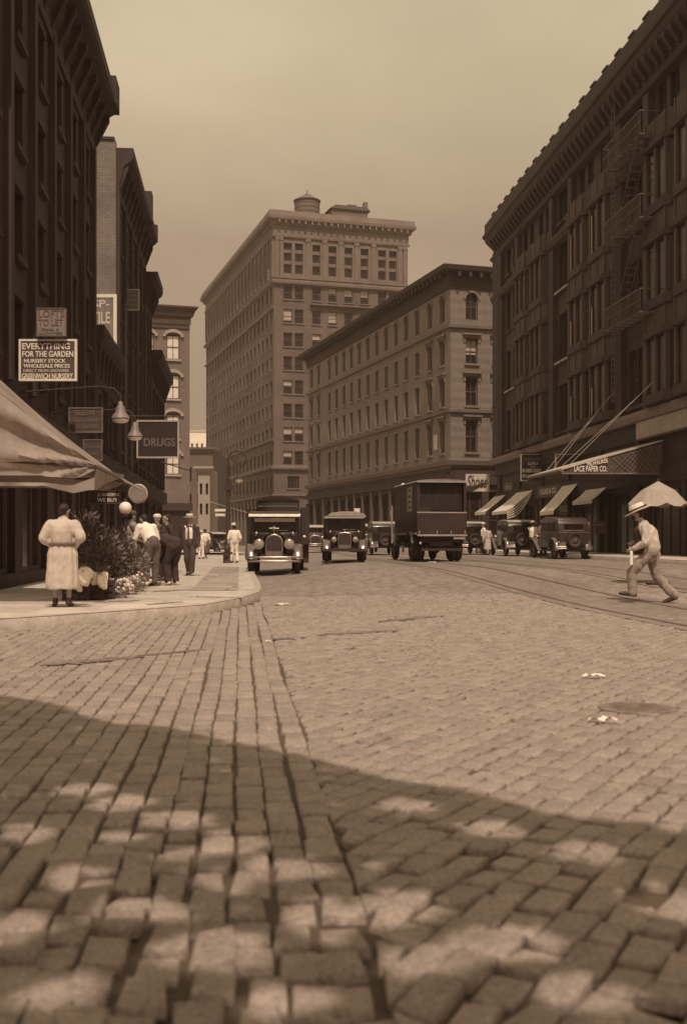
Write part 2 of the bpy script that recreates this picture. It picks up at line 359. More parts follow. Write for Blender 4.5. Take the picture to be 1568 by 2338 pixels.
# right field
a2 = radians(29); d2 = (sin(a2), cos(a2)); p2 = (cos(a2), -sin(a2)); wr, lr = .132, .215
for k in range(-100, 190):
    off = k*wr; s0 = -6+rng.random()*.2; 
    while s0 < 34:
        ln = lr*rng.uniform(.84, 1.16); x = off*p2[0]+(s0+ln/2)*d2[0]; y = off*p2[1]+(s0+ln/2)*d2[1]
        if vis(x, y) and x+.0925*y > SEAM-.035: block(x+.006*sin(s0*3+k), y, -a2, wr*rng.uniform(.94, 1.02)-.008+.003*ss(y, 6, 12), ln-.009+.003*ss(y, 6, 12), y < 7, SEAM+.012+.012*sin(y*2))
        s0 += ln
me = bpy.data.meshes.new('cobblestone_road'); me.from_pydata(V, [], Fc); me.materials.append(COB); me.shade_smooth()
me.attributes.new('tone', 'FLOAT', 'POINT').data.foreach_set('value', T)
cob = bpy.data.objects.new('cobblestone_road', me); C.objects.link(cob); struct('x', cob, None)
# dark asphalt patches and rails on the paving
def sheet(name, pts, m, dz=.004, kind='structure', th=None):
    mb = MB(); n = len(pts)
    mb.add([(x, y, gz(x, y)+dz) for x, y in pts], [tuple(range(n))]); return mb.build(name, m)
TAR = mat('tar_stain', .145, rough=.8, var=.3, scale=4, fine=.2)
STEELR = mat('rail_steel', .13, rough=.45, var=.3, scale=2, metal=.4)
def ribbon(name, lat_, w, y0, y1, m, dz):
    mb = MB(); n = int((y1-y0)/1.5); vs = []
    for k in range(n+1):
        y = y0+(y1-y0)*k/n
        for l in (lat_-w/2, lat_+w/2): x = l-.0925*y; vs.append((x, y, gz(x, y)+dz))
    mb.add(vs, [(2*k, 2*k+1, 2*k+3, 2*k+2) for k in range(n)]); return mb
for la in (6.1, 9.7):
    trk = thing('tram_track', 'worn steel tram track in the paving %s' % ('nearest the middle of the street' if la < 7 else 'nearest the right kerb'), 'tram track', (0, 0, 0), group='tram tracks'); trk['kind'] = 'structure'
    for dl in (0, 1.45):
        r = ribbon('rail', la+dl, .07, 9, 120, STEELR, .012).build('rail', STEELR, trk)
ASPH = mat('track_bed_asphalt', .17, rough=.75, var=.25, scale=.8, fine=.2, stretch=(1, .3, 1))
for nm, l0, w_ in (('track_bed', 6.95, 2.3), ('track_bed', 10.5, 2.3)):
    o = ribbon(nm, l0, w_, 9, 120, ASPH, .006).build(nm, ASPH); o['kind'] = 'structure'
def wavy(name, u0, v0, u1, v1, wd, seed):      # long thin dirty seam running across the crossing
    r_ = random.Random(seed); Y0 = CAMH*FPX/(v0-HV); Y1 = CAMH*FPX/(v1-HV); a = Vector((at(u0, Y0), Y0)); b_ = Vector((at(u1, Y1), Y1)); n = 26; mb = MB(); vs = []
    d = (b_-a); nrm = Vector((-d.y, d.x)).normalized()
    for k in range(n+1):
        p = a+d*k/n+nrm*r_.uniform(-.04, .04); w = wd*r_.uniform(.25, 1)*min(1, 4*k/n+.15, 4*(n-k)/n+.15)
        for sg in (-1, 1): q = p+nrm*sg*w; vs.append((q.x, q.y, gz(q.x, q.y)+.007))
    mb.add(vs, [(2*k, 2*k+1, 2*k+3, 2*k+2) for k in range(n)]); o = mb.build(name, TAR); o['kind'] = 'structure'
wavy('tar_seam', 90, 1521, 330, 1500, .2, 1); wavy('tar_seam', 300, 1500, 470, 1484, .08, 2); wavy('tar_seam', 590, 1463, 700, 1456, .12, 3); wavy('tar_seam', 720, 1451, 915, 1440, .16, 8); wavy('tar_seam', 860, 1421, 1010, 1406, .2, 4)
wavy('tar_seam', 1290, 1366, 1480, 1374, .12, 5); wavy('tar_seam', 1395, 1625, 1560, 1618, .12, 6)
mh = MB(); Yc = CAMH*FPX/(1618-HV); mh.lathe((at(1455, Yc), Yc, .0), [(.27, -.03), (.27, .006), (.25, .008), (.0, .008)], n=32)
for k in range(-3, 4): mh.box(at(1455, Yc)-.17, at(1455, Yc)+.17, Yc+k*.055-.008, Yc+k*.055+.008, .0085, .013)
tag(mh.build('manhole_cover', mat('cast_iron_worn', .17, rough=.5, var=.5, scale=12, fine=.3), None, 30), 'dark iron manhole cover let into the cobbles at the right', 'manhole cover')
# ---------------------------------------------------------------- pavements and kerbs
SW = mat('flagstone', .46, rough=.8, var=.3, scale=1.1, fine=.12, brick=(None, 1.5, 1.2, .55, .012), bump=.1)
KS = mat('kerb_granite', .36, rough=.75, var=.3, scale=4, fine=.15)
def pavement(name, yl, fx0, fx1, side):
    mb = MB(); vs = []
    for y in yl:
        a, b_ = fx0(y), fx1(y); xs = [a+(b_-a)*k/6 for k in range(7)]
        for x in xs: vs.append((x, y, gz(b_ if side < 0 else a, y)+.15))
    mb.add(vs, [(i*7+j, i*7+j+1, (i+1)*7+j+1, (i+1)*7+j) for i in range(len(yl)-1) for j in range(6)]); struct(name, mb, SW)
def kerb(name, pts):       # pts: kerb line, stone on the pavement side
    mb = MB(); vs = []; n = len(pts)
    for i, (x, y) in enumerate(pts):
        a = Vector(pts[max(0, i-1)]); b_ = Vector(pts[min(n-1, i+1)]); d = (b_-a).normalized(); nr = Vector((d.y, -d.x))
        g = gz(x, y); inn = Vector((x, y))-nr*.16
        for q, z in (((x, y), g-.08), ((x, y), g+.125), ((x-nr.x*.03, y-nr.y*.03), g+.153), ((inn.x, inn.y), g+.154), ((inn.x, inn.y), g-.08)): vs.append((q[0], q[1], z))
    mb.add(vs, [(i*5+j, i*5+j+1, i*5+5+j+1, i*5+5+j) for i in range(n-1) for j in range(4)]); struct(name, mb, KS, 50)
yl = [4, 8, 12, 15.2, 16.5, 17.8, 19, 20, 21, 22.3, 23.4, 24.5]+[26+2*k for k in range(24)]
pavement('left_pavement', yl, lambda y: -30-.0925*y, lambda y: kx(y)-.01, -1)
kerb('left_kerb', [(kx(y)-.0, y) for y in yl][::1] if True else None)
pavement('far_left_pavement', [86, 92, 100, 110, 125, 140, 160], lambda y: -70-.3*y, lambda y: .47-.0925*y-(y-86)*.12, -1)
ylr = [26+2*k for k in range(30)]
pavement('right_pavement', ylr, lambda y: 15.3-.0925*y+.01, lambda y: 24-.0925*y, 1)
kerb('right_kerb', [(15.3-.0925*y, y) for y in ylr][::-1])
FS2 = mat('cellar_slab', .33, rough=.8, var=.35, scale=1.4, fine=.15, brick=(None, 2.4, .9, .45, .05))
mb = MB(); n = 14; vs = []
for k in range(n+1):
    y = 22.8+20*k/n
    for l in (-1.02, -.04): vs.append((l-.0925*y, y, gz(l-.0925*y, y)+.157))
mb.add(vs, [(2*k, 2*k+1, 2*k+3, 2*k+2) for k in range(n)]); struct('pavement_strip', mb, FS2)
SHSTN = mat('pavement_shade_stain', .22, rough=.85, var=.4, scale=5, fine=.2)  # dark wavy sheets: shadow dapples and dirt, both painted in as one tone
def shade_stain(u0, v0, u1, v1, wd, seed):
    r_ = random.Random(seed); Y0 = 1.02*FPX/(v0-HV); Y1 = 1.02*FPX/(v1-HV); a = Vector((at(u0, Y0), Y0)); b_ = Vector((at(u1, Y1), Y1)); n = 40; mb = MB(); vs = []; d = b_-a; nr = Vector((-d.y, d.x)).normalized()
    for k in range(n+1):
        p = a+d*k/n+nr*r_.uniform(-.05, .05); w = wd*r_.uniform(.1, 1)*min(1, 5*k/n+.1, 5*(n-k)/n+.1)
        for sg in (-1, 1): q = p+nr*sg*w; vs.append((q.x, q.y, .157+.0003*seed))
    mb.add(vs, [(2*k, 2*k+1, 2*k+3, 2*k+2) for k in range(n)]); struct('pavement_shade_stain', mb, SHSTN)
shade_stain(100, 1386, 215, 1384, .22, 1); shade_stain(215, 1376, 320, 1371, .26, 2); shade_stain(330, 1382, 420, 1374, .12, 3); shade_stain(345, 1352, 440, 1346, .3, 4); shade_stain(430, 1362, 560, 1366, .1, 5)
# loose paper on the street
PAPER = mat('litter_paper', .72, var=.1, scale=8)
for (u, v, w, d, lab) in ((1358, 1549, .2, .06, 'small torn white paper scrap lying on the right cobbles, farther one'), (1375, 1651, .19, .05, 'folded white paper strip lying on the cobbles, nearest at the right'),
                     (645, 1382, .28, .12, 'crumpled white paper litter in the gutter near the left kerb'), (612, 1470, .07, .05, 'tiny white scrap on the dirty seam across the road'),
                     (990, 1279, .42, .25, 'white paper scrap on the road just below the delivery van'), (1183, 2, 0, 0, '')):
    if not lab: continue
    Y = CAMH*FPX/(v-HV) if v > 1300 else 42; x0 = at(u, Y); r_ = random.Random(int(u)); mb = MB(); n = 8; vs = []
    for i in range(n+1):
        for j in range(4): vs.append((x0+w*(i/n-.5)+r_.uniform(-.01, .01), Y+d*(j/3-.5)+r_.uniform(-.01, .01), gz(x0, Y)+.012+r_.uniform(0, .03 if 0 < i < n else .01)))
    mb.add(vs, [(i*4+j, i*4+4+j, i*4+5+j, i*4+1+j) for i in range(n) for j in range(3)])
    tag(mb.build('paper_scrap', PAPER, None, 60), lab, 'litter', 'paper litter on the road')

# ---------------------------------------------------------------- office tower
AX = math.atan2(1, -.3035); FR = math.atan2(-.3035, -1)        # directions of the far block's street side (away) and of its fronts (right to left)
def tower():
    O = (-10.7, 172); ux = Vector((1, .3035)).normalized(); Wd = 21.9; Ld = 60.5
    T_ = thing('office_tower', 'tall light brick office tower with pilastered top storeys and flat cornice', 'office building', (O[0], O[1], 0))
    Rt = (O[0]+ux.x*Wd, O[1]+ux.y*Wd); FF = Face(Rt, FR, O); SF = Face(O, AX, O); SF.M = SF.M; 
    # side face: x away from camera, outward must be left of travel
    BR = mat('tower_brick', .10, var=.38, scale=.16, fine=.08); ST = mat('tower_stone', .135, var=.25, scale=.5, fine=.08)
    fw = lambda s: Wd-s
    us = [657, 682.6, 722.4, 759, 795.5, 832, 872, 896.7]; cols = [fw(hit(u, O, (ux.x, ux.y))) for u in us]
    rows = [14.0+3.66*k-1.05 for k in range(8)]
    ops = []; wins = []
    for r, z in enumerate(rows):
        for c in cols: ops.append((c-.7, c+.7, z, z+2.15)); wins.append((FF, c, z, 1.4, 2.15))
    for c in cols:
        ops.append((c-.65, c+.65, 42.6, 47.3)); wins.append((FF, c, 42.6, 1.3, 4.7))
    for c in (cols[0]-.55, (cols[0]+cols[1])/2, cols[1]+.55, cols[2], cols[3], cols[4], cols[5], cols[6], cols[7]): ops.append((c-.6, c+.6, 9.3, 11.2)); wins.append((FF, c, 9.3, 1.2, 1.9))
    for k in range(5): c = 2.4+k*4.3; ops.append((c-1.5, c+1.5, .6, 6.9)); wins.append((FF, c, .6, 3, 6.3))
    mbw = MB(); wall(mbw, FF, Wd, 0, 41.3, [o for o in ops if o[3] < 42], .3); mbw.mi = 1; wall(mbw, FF, Wd, 41.3, 49, [o for o in ops if o[3] > 42], .55); mbw.mi = 0
    sops = []; nb = 20; swins = []
    for k in range(nb):
        c = 1.9+k*(Ld-3.8)/(nb-1)
        for z in rows: sops.append((c-.65, c+.65, z, z+2.1)); swins.append((SF, c, z, 1.3, 2.1))
        sops.append((c-.6, c+.6, 42.6, 47.3)); swins.append((SF, c, 42.6, 1.2, 4.7)); sops.append((c-.6, c+.6, 9.3, 11.2)); swins.append((SF, c, 9.3, 1.2, 1.9))
        sops.append((c-.95, c+.95, .6, 7.2)); swins.append((SF, c, .6, 1.9, 6.6))
    wall(mbw, SF, Ld, 0, 41.3, [o for o in sops if o[3] < 42], .3); mbw.mi = 1; wall(mbw, SF, Ld, 41.3, 49, [o for o in sops if o[3] > 42], .5); mbw.mi = 0
    # plain rear and right walls, roof
    ay = Vector((-.3035, 1)).normalized(); c0 = Vector((0, 0)); c1 = ux*Wd; c2 = c1+ay*Ld; c3 = ay*Ld
    mbw.quad((c1.x, c1.y, 0), (c2.x, c2.y, 0), (c2.x, c2.y, 49), (c1.x, c1.y, 49)); mbw.quad((c2.x, c2.y, 0), (c3.x, c3.y, 0), (c3.x, c3.y, 49), (c2.x, c2.y, 49))
    mbw.build('wall', [BR, ST], T_)
    r = MB(); r.quad((c0.x, c0.y, 49), (c1.x, c1.y, 49), (c2.x, c2.y, 49), (c3.x, c3.y, 49)); r.build('roof', mat('tar_roof', .08), T_)
    cm = MB()
    prof = [(0, -2.6), (.25, -2.6), (.3, -2.3), (.12, -2.2), (.12, -.9), (.5, -.7), (.55, -.3), (1.05, .0), (1.1, .45), (.95, .5), (.8, 1.35), (0, 1.35)]
    belt = [(0, -.5), (.45, -.35), (.5, 0), (.3, .1), (.3, .3), (0, .3)]; small = [(0, -.25), (.35, -.15), (.35, .1), (0, .1)]
    for (F_, w_, r0, r1) in ((FF, Wd, 1, 1), (SF, Ld, 1, 1)):
        cornice(cm, F_, 0, w_, 50.7, prof, r0, r1); cornice(cm, F_, 0, w_, 41.3, belt, r0, r1); cornice(cm, F_, 0, w_, 12.6, belt, r0, r1)
        cornice(cm, F_, 0, w_, 8.3, small, r0, r1); cornice(cm, F_, 0, w_, 37.2 if F_ is SF else 41.9, small, r0, r1)
        if F_ is SF: cornice(cm, F_, 0, w_, 16.8, small, 1, 1)
        n = int(w_/1.0)
        for k in range(n): fbox(cm, F_, k*w_/n+.25, k*w_/n+.55, .56, .98, 50.15, 50.68)
    cornice(cm, FF, 5.0, 16.2, 37.9, [(0, -.1), (.7, -.05), (.7, .12), (0, .12)], 0, 0)
    cm.build('cornice', ST, T_)
    pl = MB()
    cs = sorted(cols)
    edges = [.5]+[(a+b_)/2 for a, b_ in zip(cs, cs[1:]) if b_-a > 2]+[Wd-.6]
    for x in edges+[cs[0]-1.15, cs[-1]+1.15]: fbox(pl, FF, x-.3, x+.3, .003, .2, 42, 48.1); fbox(pl, FF, x-.4, x+.4, .203, .28, 47.6, 48.1)
    for k in range(nb+1): x = .5+k*(Ld-1)/nb; fbox(pl, SF, x-.3, x+.3, .003, .25, 42, 48.1)
    for k in range(nb+1): x = .5+k*(Ld-1)/nb; fbox(pl, SF, x-.35, x+.35, .003, .22, 0, 8)
    pl.build('pilaster', ST, T_, label='rows of tall stone pilasters round the top storeys')['kind'] = 'stuff'
    sp_ = MB()                                                 # spandrels dividing the tall top windows
    for (F_, c, z, w_, h) in wins+swins:
        if h == 4.7:
            for q in (1.45, 3.2): fbox(sp_, F_, c-w_/2, c+w_/2, -.42, -.3, z+q, z+q+.55)
    sp_.build('spandrel', mat('tower_spandrel', .12), T_)['kind'] = 'stuff'
    rr = random.Random(5)
    for i, (F_, c, z, w_, h) in enumerate(wins): window(T_, F_, c, z, w_, h, .3 if h < 4 else .55, trim='sill' if h < 3 else None, trimmat=ST, blind=rr.choice([0, 0, 0, .25, .4, .5, .8]) if 1.9 < h < 3 else 0, sash=h < 3, cols=1 if h < 6 else 2)
    one = MB(); g2 = MB()
    for i, (F_, c, z, w_, h) in enumerate(swins):
        fbox(g2, F_, c-w_/2, c+w_/2, -.29, -.28, z, z+h, mi=1 if rr.random() < .3 and h < 4 else 0); fbox(g2, F_, c-w_/2, c+w_/2, -.27, -.22, z+h*.48, z+h*.53, mi=2); fbox(g2, F_, c-w_/2-.1, c+w_/2+.1, .003, .1, z-.16, z-.003, mi=3)
    o = g2.build('window', [MATS['glass'], MATS['blind'], MATS['sash_paint'], ST], T_); o['kind'] = 'stuff'
    # roof house
    ph = MB(); F2 = Face((O[0]+ux.x*9.6-.3*3, O[1]+ux.y*9.6+3), math.atan2(.3035, 1), O); M0 = F2.M
    ph.M = M0; ph.box(.6, 6.6, 0, 7, 49, 54.2); ph.prism([(.2, 54.2), (7.0, 54.2), (6.3, 54.8), (1.2, 54.8)], -.3, 7.3, axis=1, mi=1); ph.box(6.0, 6.6, -.1, .8, 54.2, 55.7); ph.box(3.6, 5, 1, 2, 54.8, 55.4, 1)
    ph.build('roof_house', [ST, mat('tar_roof', .08)], T_)
    # water tank
    tk = thing('water_tank', 'round wooden rooftop water tank with conical lid on the tower', 'water tank', (at(701, 182), 182, 49))
    a = MB(); a.lathe((0, 0, 0), [(2.05, 4.4), (2.05, 7.55)], n=28); 
    for z in (4.9, 5.6, 6.3, 7.0, 7.35): a.torus((0, 0, z), 2.06, .05, axis=2)
    a.build('tank', mat('tank_wood', .12, stretch=(4, 4, .3), scale=2), tk, 40)
    a = MB(); a.lathe((0, 0, 0), [(2.25, 7.5), (2.2, 7.62), (.25, 8.75), (.1, 8.9), (.05, 9.5), (0, 9.5)], n=28); a.build('lid', mat('tank_lid', .1), tk, 30)
    for k in range(4):
        g = MB(); sx_, sy_ = ((1, 1), (1, -1), (-1, 1), (-1, -1))[k]; g.cone((sx_*1.3, sy_*1.3, 0), (sx_*1.3, sy_*1.3, 4.45), .12); g.build('leg', MATS['tank_wood'], tk)
tower()
# ---------------------------------------------------------------- five storey stone loft block
def loft():
    O = (9.1, 95); ay = Vector((-.3035, 1)).normalized(); ux = Vector((1, .3035)).normalized(); Ld = 46.6; Wd = 17
    B = thing('loft_building', 'five storey pale stone loft block with arched top windows and dark bracketed cornice', 'loft building', (O[0], O[1], 0))
    Rt = (O[0]+ux.x*Wd, O[1]+ux.y*Wd); FF = Face(Rt, FR, O); SF = Face(O, AX, O)
    ST = mat('loft_stone', .17, var=.13, scale=.6, fine=.07, brick=(AX, 1.3, .42, .82, .015)); TR = mat('loft_trim', .15, var=.15, scale=1); DK = mat('loft_cornice_paint', .028, var=.3, scale=2); GF = mat('loft_ground_floor', .034, var=.3, scale=1)
    k = 1/ay.y
    scol = [1.8, 4.6, 7.7, 10.5, 13.2, 16, 18.8, 21.6, 24.4, 27.1, 29.8, 32.6, 35.4, 39.8, 42.9]; scol = [s*k for s in scol]
    fcol = [Wd-s for s in (1.96, 4.5, 7.0, 9.5, 12, 14.5)]
    zr = [8.75, 12.75, 16.35, 20.1]; hr = [2.75, 2.45, 2.15, 2.3]
    sops = []; fops = []
    for c in scol:
        for z, h in zip(zr, hr): sops.append((c-.52, c+.52, z, z+h))
        sops.append((c-1.05, c+1.05, .5, 5.9))
    for c in fcol:
        for z, h in zip(zr, hr): fops.append((c-.56, c+.56, z, z+h))
        fops.append((c-.95, c+.95, .5, 5.4))
    m = MB(); wall(m, FF, Wd, 7.4, 23.6, [o for o in fops if o[2] > 7], .35); wall(m, SF, Ld, 7.4, 23.6, [o for o in sops if o[2] > 7], .42); m.mi = 1
    wall(m, FF, Wd, 0, 7.4, [o for o in fops if o[2] < 7], .5); wall(m, SF, Ld, 0, 7.4, [o for o in sops if o[2] < 7], .5)
    c1 = ux*Wd; c2 = c1+ay*Ld; c3 = ay*Ld
    m.mi = 0; m.quad((c1.x, c1.y, 0), (c2.x, c2.y, 0), (c2.x, c2.y, 23.6), (c1.x, c1.y, 23.6)); m.quad((c2.x, c2.y, 0), (c3.x, c3.y, 0), (c3.x, c3.y, 23.6), (c2.x, c2.y, 23.6))
    m.build('wall', [ST, GF], B)
    r = MB(); r.quad((0, 0, 23.6), (c1.x, c1.y, 23.6), (c2.x, c2.y, 23.6), (c3.x, c3.y, 23.6)); ch = ux*1.5+ay*17
    r.box(ch.x, ch.x+1.2, ch.y, ch.y+1.2, 23.6, 25.8); r.build('roof', mat('tar_roof', .08), B)
    rr = random.Random(9)
    for c in scol:
        for i, (z, h) in enumerate(zip(zr, hr)): window(B, SF, c, z, 1.04, h, .42, arch=i == 3, trim='hood' if (i in (0, 1, 2) and (c < 6 or c > 40)) else ('sill' if i == 2 else ('lintel' if i < 3 else None)), trimmat=TR if c < 6 else ST, blind=rr.choice([0, 0, 0, .3]), cols=2)
        window(B, SF, c, .5, 2.1, 5.4, .5, arch=True, trimmat=GF, cols=2)
    for j, c in enumerate(fcol):
        for i, (z, h) in enumerate(zip(zr, hr)): window(B, FF, c, z, 1.12, h, .35, arch=i == 3, trim='hood' if i < 3 else None, trimmat=TR, blind=(.62 if i == 2 else 0), cols=2)
        window(B, FF, c, .5, 1.9, 4.9, .5, trimmat=GF, cols=2)
    cm = MB(); big = [(0, -1.5), (.12, -1.5), (.2, -.9), (.3, -.8), (.3, -.35), (.95, -.1), (1.05, .25), (1.0, .32), (0, .5)]
    belt = [(0, -.3), (.25, -.25), (.3, 0), (0, .06)]; bb = [(0, -.45), (.3, -.4), (.42, -.05), (.42, .05), (0, .12)]
    for F_, w_ in ((FF, Wd), (SF, Ld)):
        cornice(cm, F_, 0, w_, 24.2, big, 1, 1)
        n = int(w_/.95)
        for q in range(n): x = (q+.5)*w_/n; fbox(cm, F_, x-.12, x+.12, .31, .86, 23.6, 24.02)
    cm.build('cornice', DK, B)
    bt = MB()
    for F_, w_ in ((FF, Wd), (SF, Ld)):
        cornice(bt, F_, 0, w_, 19.6, belt, 1, 1); cornice(bt, F_, 0, w_, 12.4, belt, 1, 1); cornice(bt, F_, 0, w_, 8.05, bb, 1, 1)
    bt.build('belt_course', TR, B)
    pr = MB()                                                  # piers and sign band of the shopfront
    for i, c in enumerate(scol[:-1]): x = (c+scol[i+1])/2; fbox(pr, SF, x-.3, x+.3, .003, .18, 0, 6.2)
    fbox(pr, SF, .2, Ld-.2, .003, .25, 6.25, 7.0, mi=1); fbox(pr, FF, .2, Wd-.2, .003, .25, 6.0, 7.2, mi=1)
    pr.build('shopfront_pier', [mat('pier_paint', .09, var=.25), GF], B)
    cb = MB()
    for F_, a_, b_ in ((SF, .9, 1.8), ):
        fbox(cb, F_, 3.0, 3.9, -.1, .02, 9.2, 10.5)
    tag(cb.build('notice_board', mat('notice_paint', .5, var=.15)), 'small pale notice between the corner windows of the stone loft block', 'notice'); bpy.data.objects['notice_board'].location = (O[0], O[1], 0)
loft()
# ---------------------------------------------------------------- big dark building on the right
A0 = math.atan2(1, -.0925)
def right_building():
    Y0, Y1 = 36.0, 82.7; O = S(19.0, Y0); kk = sqrt(1+.0925**2); Ld = (Y1-Y0)*kk
    B = thing('corner_loft_building', 'big dark brown loft building with oriel bays, fire escape and heavy projecting cornice', 'loft building', (O[0], O[1], 0))
    F = Face(O, A0, O); X = lambda y: (y-Y0)*kk
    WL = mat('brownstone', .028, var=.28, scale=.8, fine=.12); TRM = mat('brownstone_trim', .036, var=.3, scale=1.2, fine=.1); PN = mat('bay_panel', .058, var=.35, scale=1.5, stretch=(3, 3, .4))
    ops = []; wins = []
    pairs = [(76.4, 79.8), (64.2, 66.8), (52.0, 54.8), (41, 43.2)]; bays = [(67.9, 71.5), (71.7, 75.3), (55.9, 59.3), (59.6, 63.0), (44.4, 47.7), (47.9, 51.2), (36.6, 39.8)]
    ZB = [7.3, 11.5, 15.7]
    for a, b_ in pairs:
        for c in (X(a)+.8, X(b_)-.8):
            for z in ZB+[19.7]:
                h = 2.75 if z < 19 else 2.1; ops.append((c-.55, c+.55, z+.35, z+.35+h)); wins.append((c, z+.35, 1.1, h))
    for a, b_ in bays:
        for q in (.28, .72): c = X(a+(b_-a)*q); ops.append((c-.5, c+.5, 19.9, 21.9)); wins.append((c, 19.9, 1.0, 2.0))
    for k in range(8): c = 3+k*5.6; ops.append((c-2.1, c+2.1, .4, 3.6)); wins.append((c, .4, 4.2, 3.2))
    m = MB(); wall(m, F, Ld, 0, 23.4, ops, .35)
    lw = 22; m.M = F.M; m.quad((Ld, 0, 0), (Ld, -lw, 0), (Ld, -lw, 23.4), (Ld, 0, 23.4)); m.quad((0, 0, 0), (0, -lw, 0), (0, -lw, 23.4), (0, 0, 23.4)); m.quad((0, -lw, 0), (Ld, -lw, 0), (Ld, -lw, 23.4), (0, -lw, 23.4))
    # projecting far corner pier, lighter
    m.box(Ld-1.9, Ld+.05, .003, .32, 7.1, 22.4)
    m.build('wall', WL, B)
    r = MB(F.M); r.quad((0, 0, 23.38), (Ld, 0, 23.38), (Ld, -lw, 23.38), (0, -lw, 23.38)); r.build('roof', mat('tar_roof', .08), B)
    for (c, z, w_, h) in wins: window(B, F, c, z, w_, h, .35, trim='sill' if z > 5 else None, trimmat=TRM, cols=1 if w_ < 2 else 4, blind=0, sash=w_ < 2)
    sl_ = MB(F.M)                                             # pale stone sills of a few windows
    cr_ = MB()
    cornice(cr_, F, -.2, Ld+.0, 22.3, [(0, -.15), (.12, -.15), (.16, .05), (.24, .1), (.24, .35), (.78, 1.0), (.85, 1.25), (.98, 1.32), (1.0, 1.5), (0, 1.5)], 0, .5)
    cornice(cr_, F, -.2, Ld, 23.803, [(0, 0), (.85, 0), (.85, .8), (.76, .85), (0, .85)], 0, .4)
    cornice(cr_, F, -.2, Ld, 21.9, [(0, -.1), (.35, 0), (.45, .22), (0, .22)], 0, 1)
    cr_.M = F.M; n = int(Ld/1.9)
    for k in range(n): x = .4+k*1.9; cr_.box(x, x+.8, .66, .88, 24.652, 24.75)
    for k in range(int(Ld/.8)): x = .3+k*.8; cr_.prism([(.25, 22.45), (.36, 22.45), (.74, 23.0), (.74, 23.25), (.25, 23.1)], x, x+.25, axis=0)
    cr_.build('cornice', TRM, B)
    bt = MB(); 
    cornice(bt, F, 0, Ld, 7.1, [(0, -.35), (.35, -.3), (.45, -.05), (.45, .12), (0, .16)], 0, 1); bt.build('shopfront_ledge', mat('ledge_stone', .17, var=.3, scale=2), B, label='pale weathered ledge above the shopfronts')
    lg = MB(); cornice(lg, F, 0, Ld, 19.1, [(0, -.4), (.3, -.3), (.42, 0), (.42, .15), (0, .2)], 0, 1)
    lg.M = F.M
    for y in (80.6, 75.8, 67.4, 63.5, 55.4, 51.6, 43.8, 40.3): x = X(y); lg.box(x-.45, x+.45, .003, .28, 7.25, 18.7); lg.box(x-.55, x+.55, .003, .36, 19.3, 19.9); lg.box(x-.35, x+.35, .003, .3, 19.9, 21.8)
    lg.build('pier', TRM, B)
    # oriel bays: one part per oriel and storey height
    def oriel():
        o = MB(); n = 8; w = 3.35; pj = .62
        def P(t, e=0):   # plan curve of the bay
            a = pi*t; x = -w/2*cos(a); return (x*(1+e*.08), pj*min(1, 1.55*sin(a))+e)
        for i, zb in enumerate(ZB):
            for (z0_, z1_, e, mi) in ((zb+.0, zb+.42, .12, 0), (zb+2.95, zb+3.2, .16, 0), (zb+3.2, zb+4.2, 0, 1)):
                for k in range(n):
                    a, b_ = P(k/n, e), P((k+1)/n, e)
                    o.quad((a[0], a[1], z0_), (b_[0], b_[1], z0_), (b_[0], b_[1], z1_), (a[0], a[1], z1_), mi)
                    for z in (z0_, z1_): o.add([(0, 0, z), (a[0], a[1], z), (b_[0], b_[1], z)], [(0, 1, 2)], mi)
            for k in (0, 2, 4, 6, 8):   # mullions
                a = P(k/n, -.03); o.box(a[0]-.11, a[0]+.11, a[1]-.16, a[1]+.05, zb+.42, zb+2.95, 2)
                a = P(k/n, 0); o.box(a[0]-.06, a[0]+.06, a[1]-.02, a[1]+.05, zb+3.2, zb+4.2, 2)
        return o.mesh('oriel_bay', [TRM, PN, mat('bay_mullion', .07, var=.3)]), P, n
    ome, P, n = oriel(); g = MB()
    for i, zb in enumerate(ZB):
        for k in range(n):
            a, b_ = P(k/n, -.1), P((k+1)/n, -.1); g.quad((a[0], a[1], zb+.42), (b_[0], b_[1], zb+.42), (b_[0], b_[1], zb+2.95), (a[0], a[1], zb+2.95)) if i == 0 else None
    gme = g.mesh('pane', MATS['glass'])
    ch = MB()
    for i, zb in enumerate(ZB):
        for k in (5, 6): a = P((k+.5)/n, -.05); ch.box(a[0]-.035, a[0]+.035, a[1], a[1]+.05, zb+.5, zb+1.9+.6*(i == 2))
    cme = ch.mesh('curtain_edge', MATS['blind'])
    for a, b_ in bays:
        o = inst(ome, 'oriel_bay', B, F.M @ Matrix.Translation((X((a+b_)/2), 0, 0))); [inst(gme, 'pane', o, Matrix.Translation((0, 0, 4.2*q))) for q in range(3)]
        if 55 < a < 60: inst(cme, 'curtain', o, Matrix())
    ps = None
    for (y, z) in ((78.9, 11.8), (77.3, 11.8), (66.2, 16.0), (64.8, 16.0), (66.2, 11.8), (64.8, 11.8), (81.9, 11.8)): ps = MB(F.M); ps.box(X(y)-.62, X(y)+.62, .17, .24, z-.14, z-.02); ps.build('sill', mat('pale_sill', .3), B, label='pale worn window sill')
    # shopfront band
    sf = MB(F.M); sf.box(.2, Ld-.2, .003, .22, 3.8, 4.6); sf.box(.2, Ld-.2, .003, .15, 5.9, 6.7)
    for k in range(9): x = .1+k*5.68; sf.box(x-.22, x+.22, .003, .2, 0, 3.8); sf.box(x-.22, x+.22, .003, .14, 4.6, 5.9)
    sf.build('shopfront', mat('shopfront_paint', .02, var=.4), B)
    lamp_rod = MB(F.M); lamp_rod.cone((X(69.5), -.8, 23.4), (X(69.5), -.8, 26.9), .03, .015); lamp_rod.build('flagpole', mat('iron', .04), B)
    # fire escape
    fe = thing('fire_escape', 'black iron fire escape with landings and ladders on the dark right building', 'fire escape', (O[0], O[1], 0))
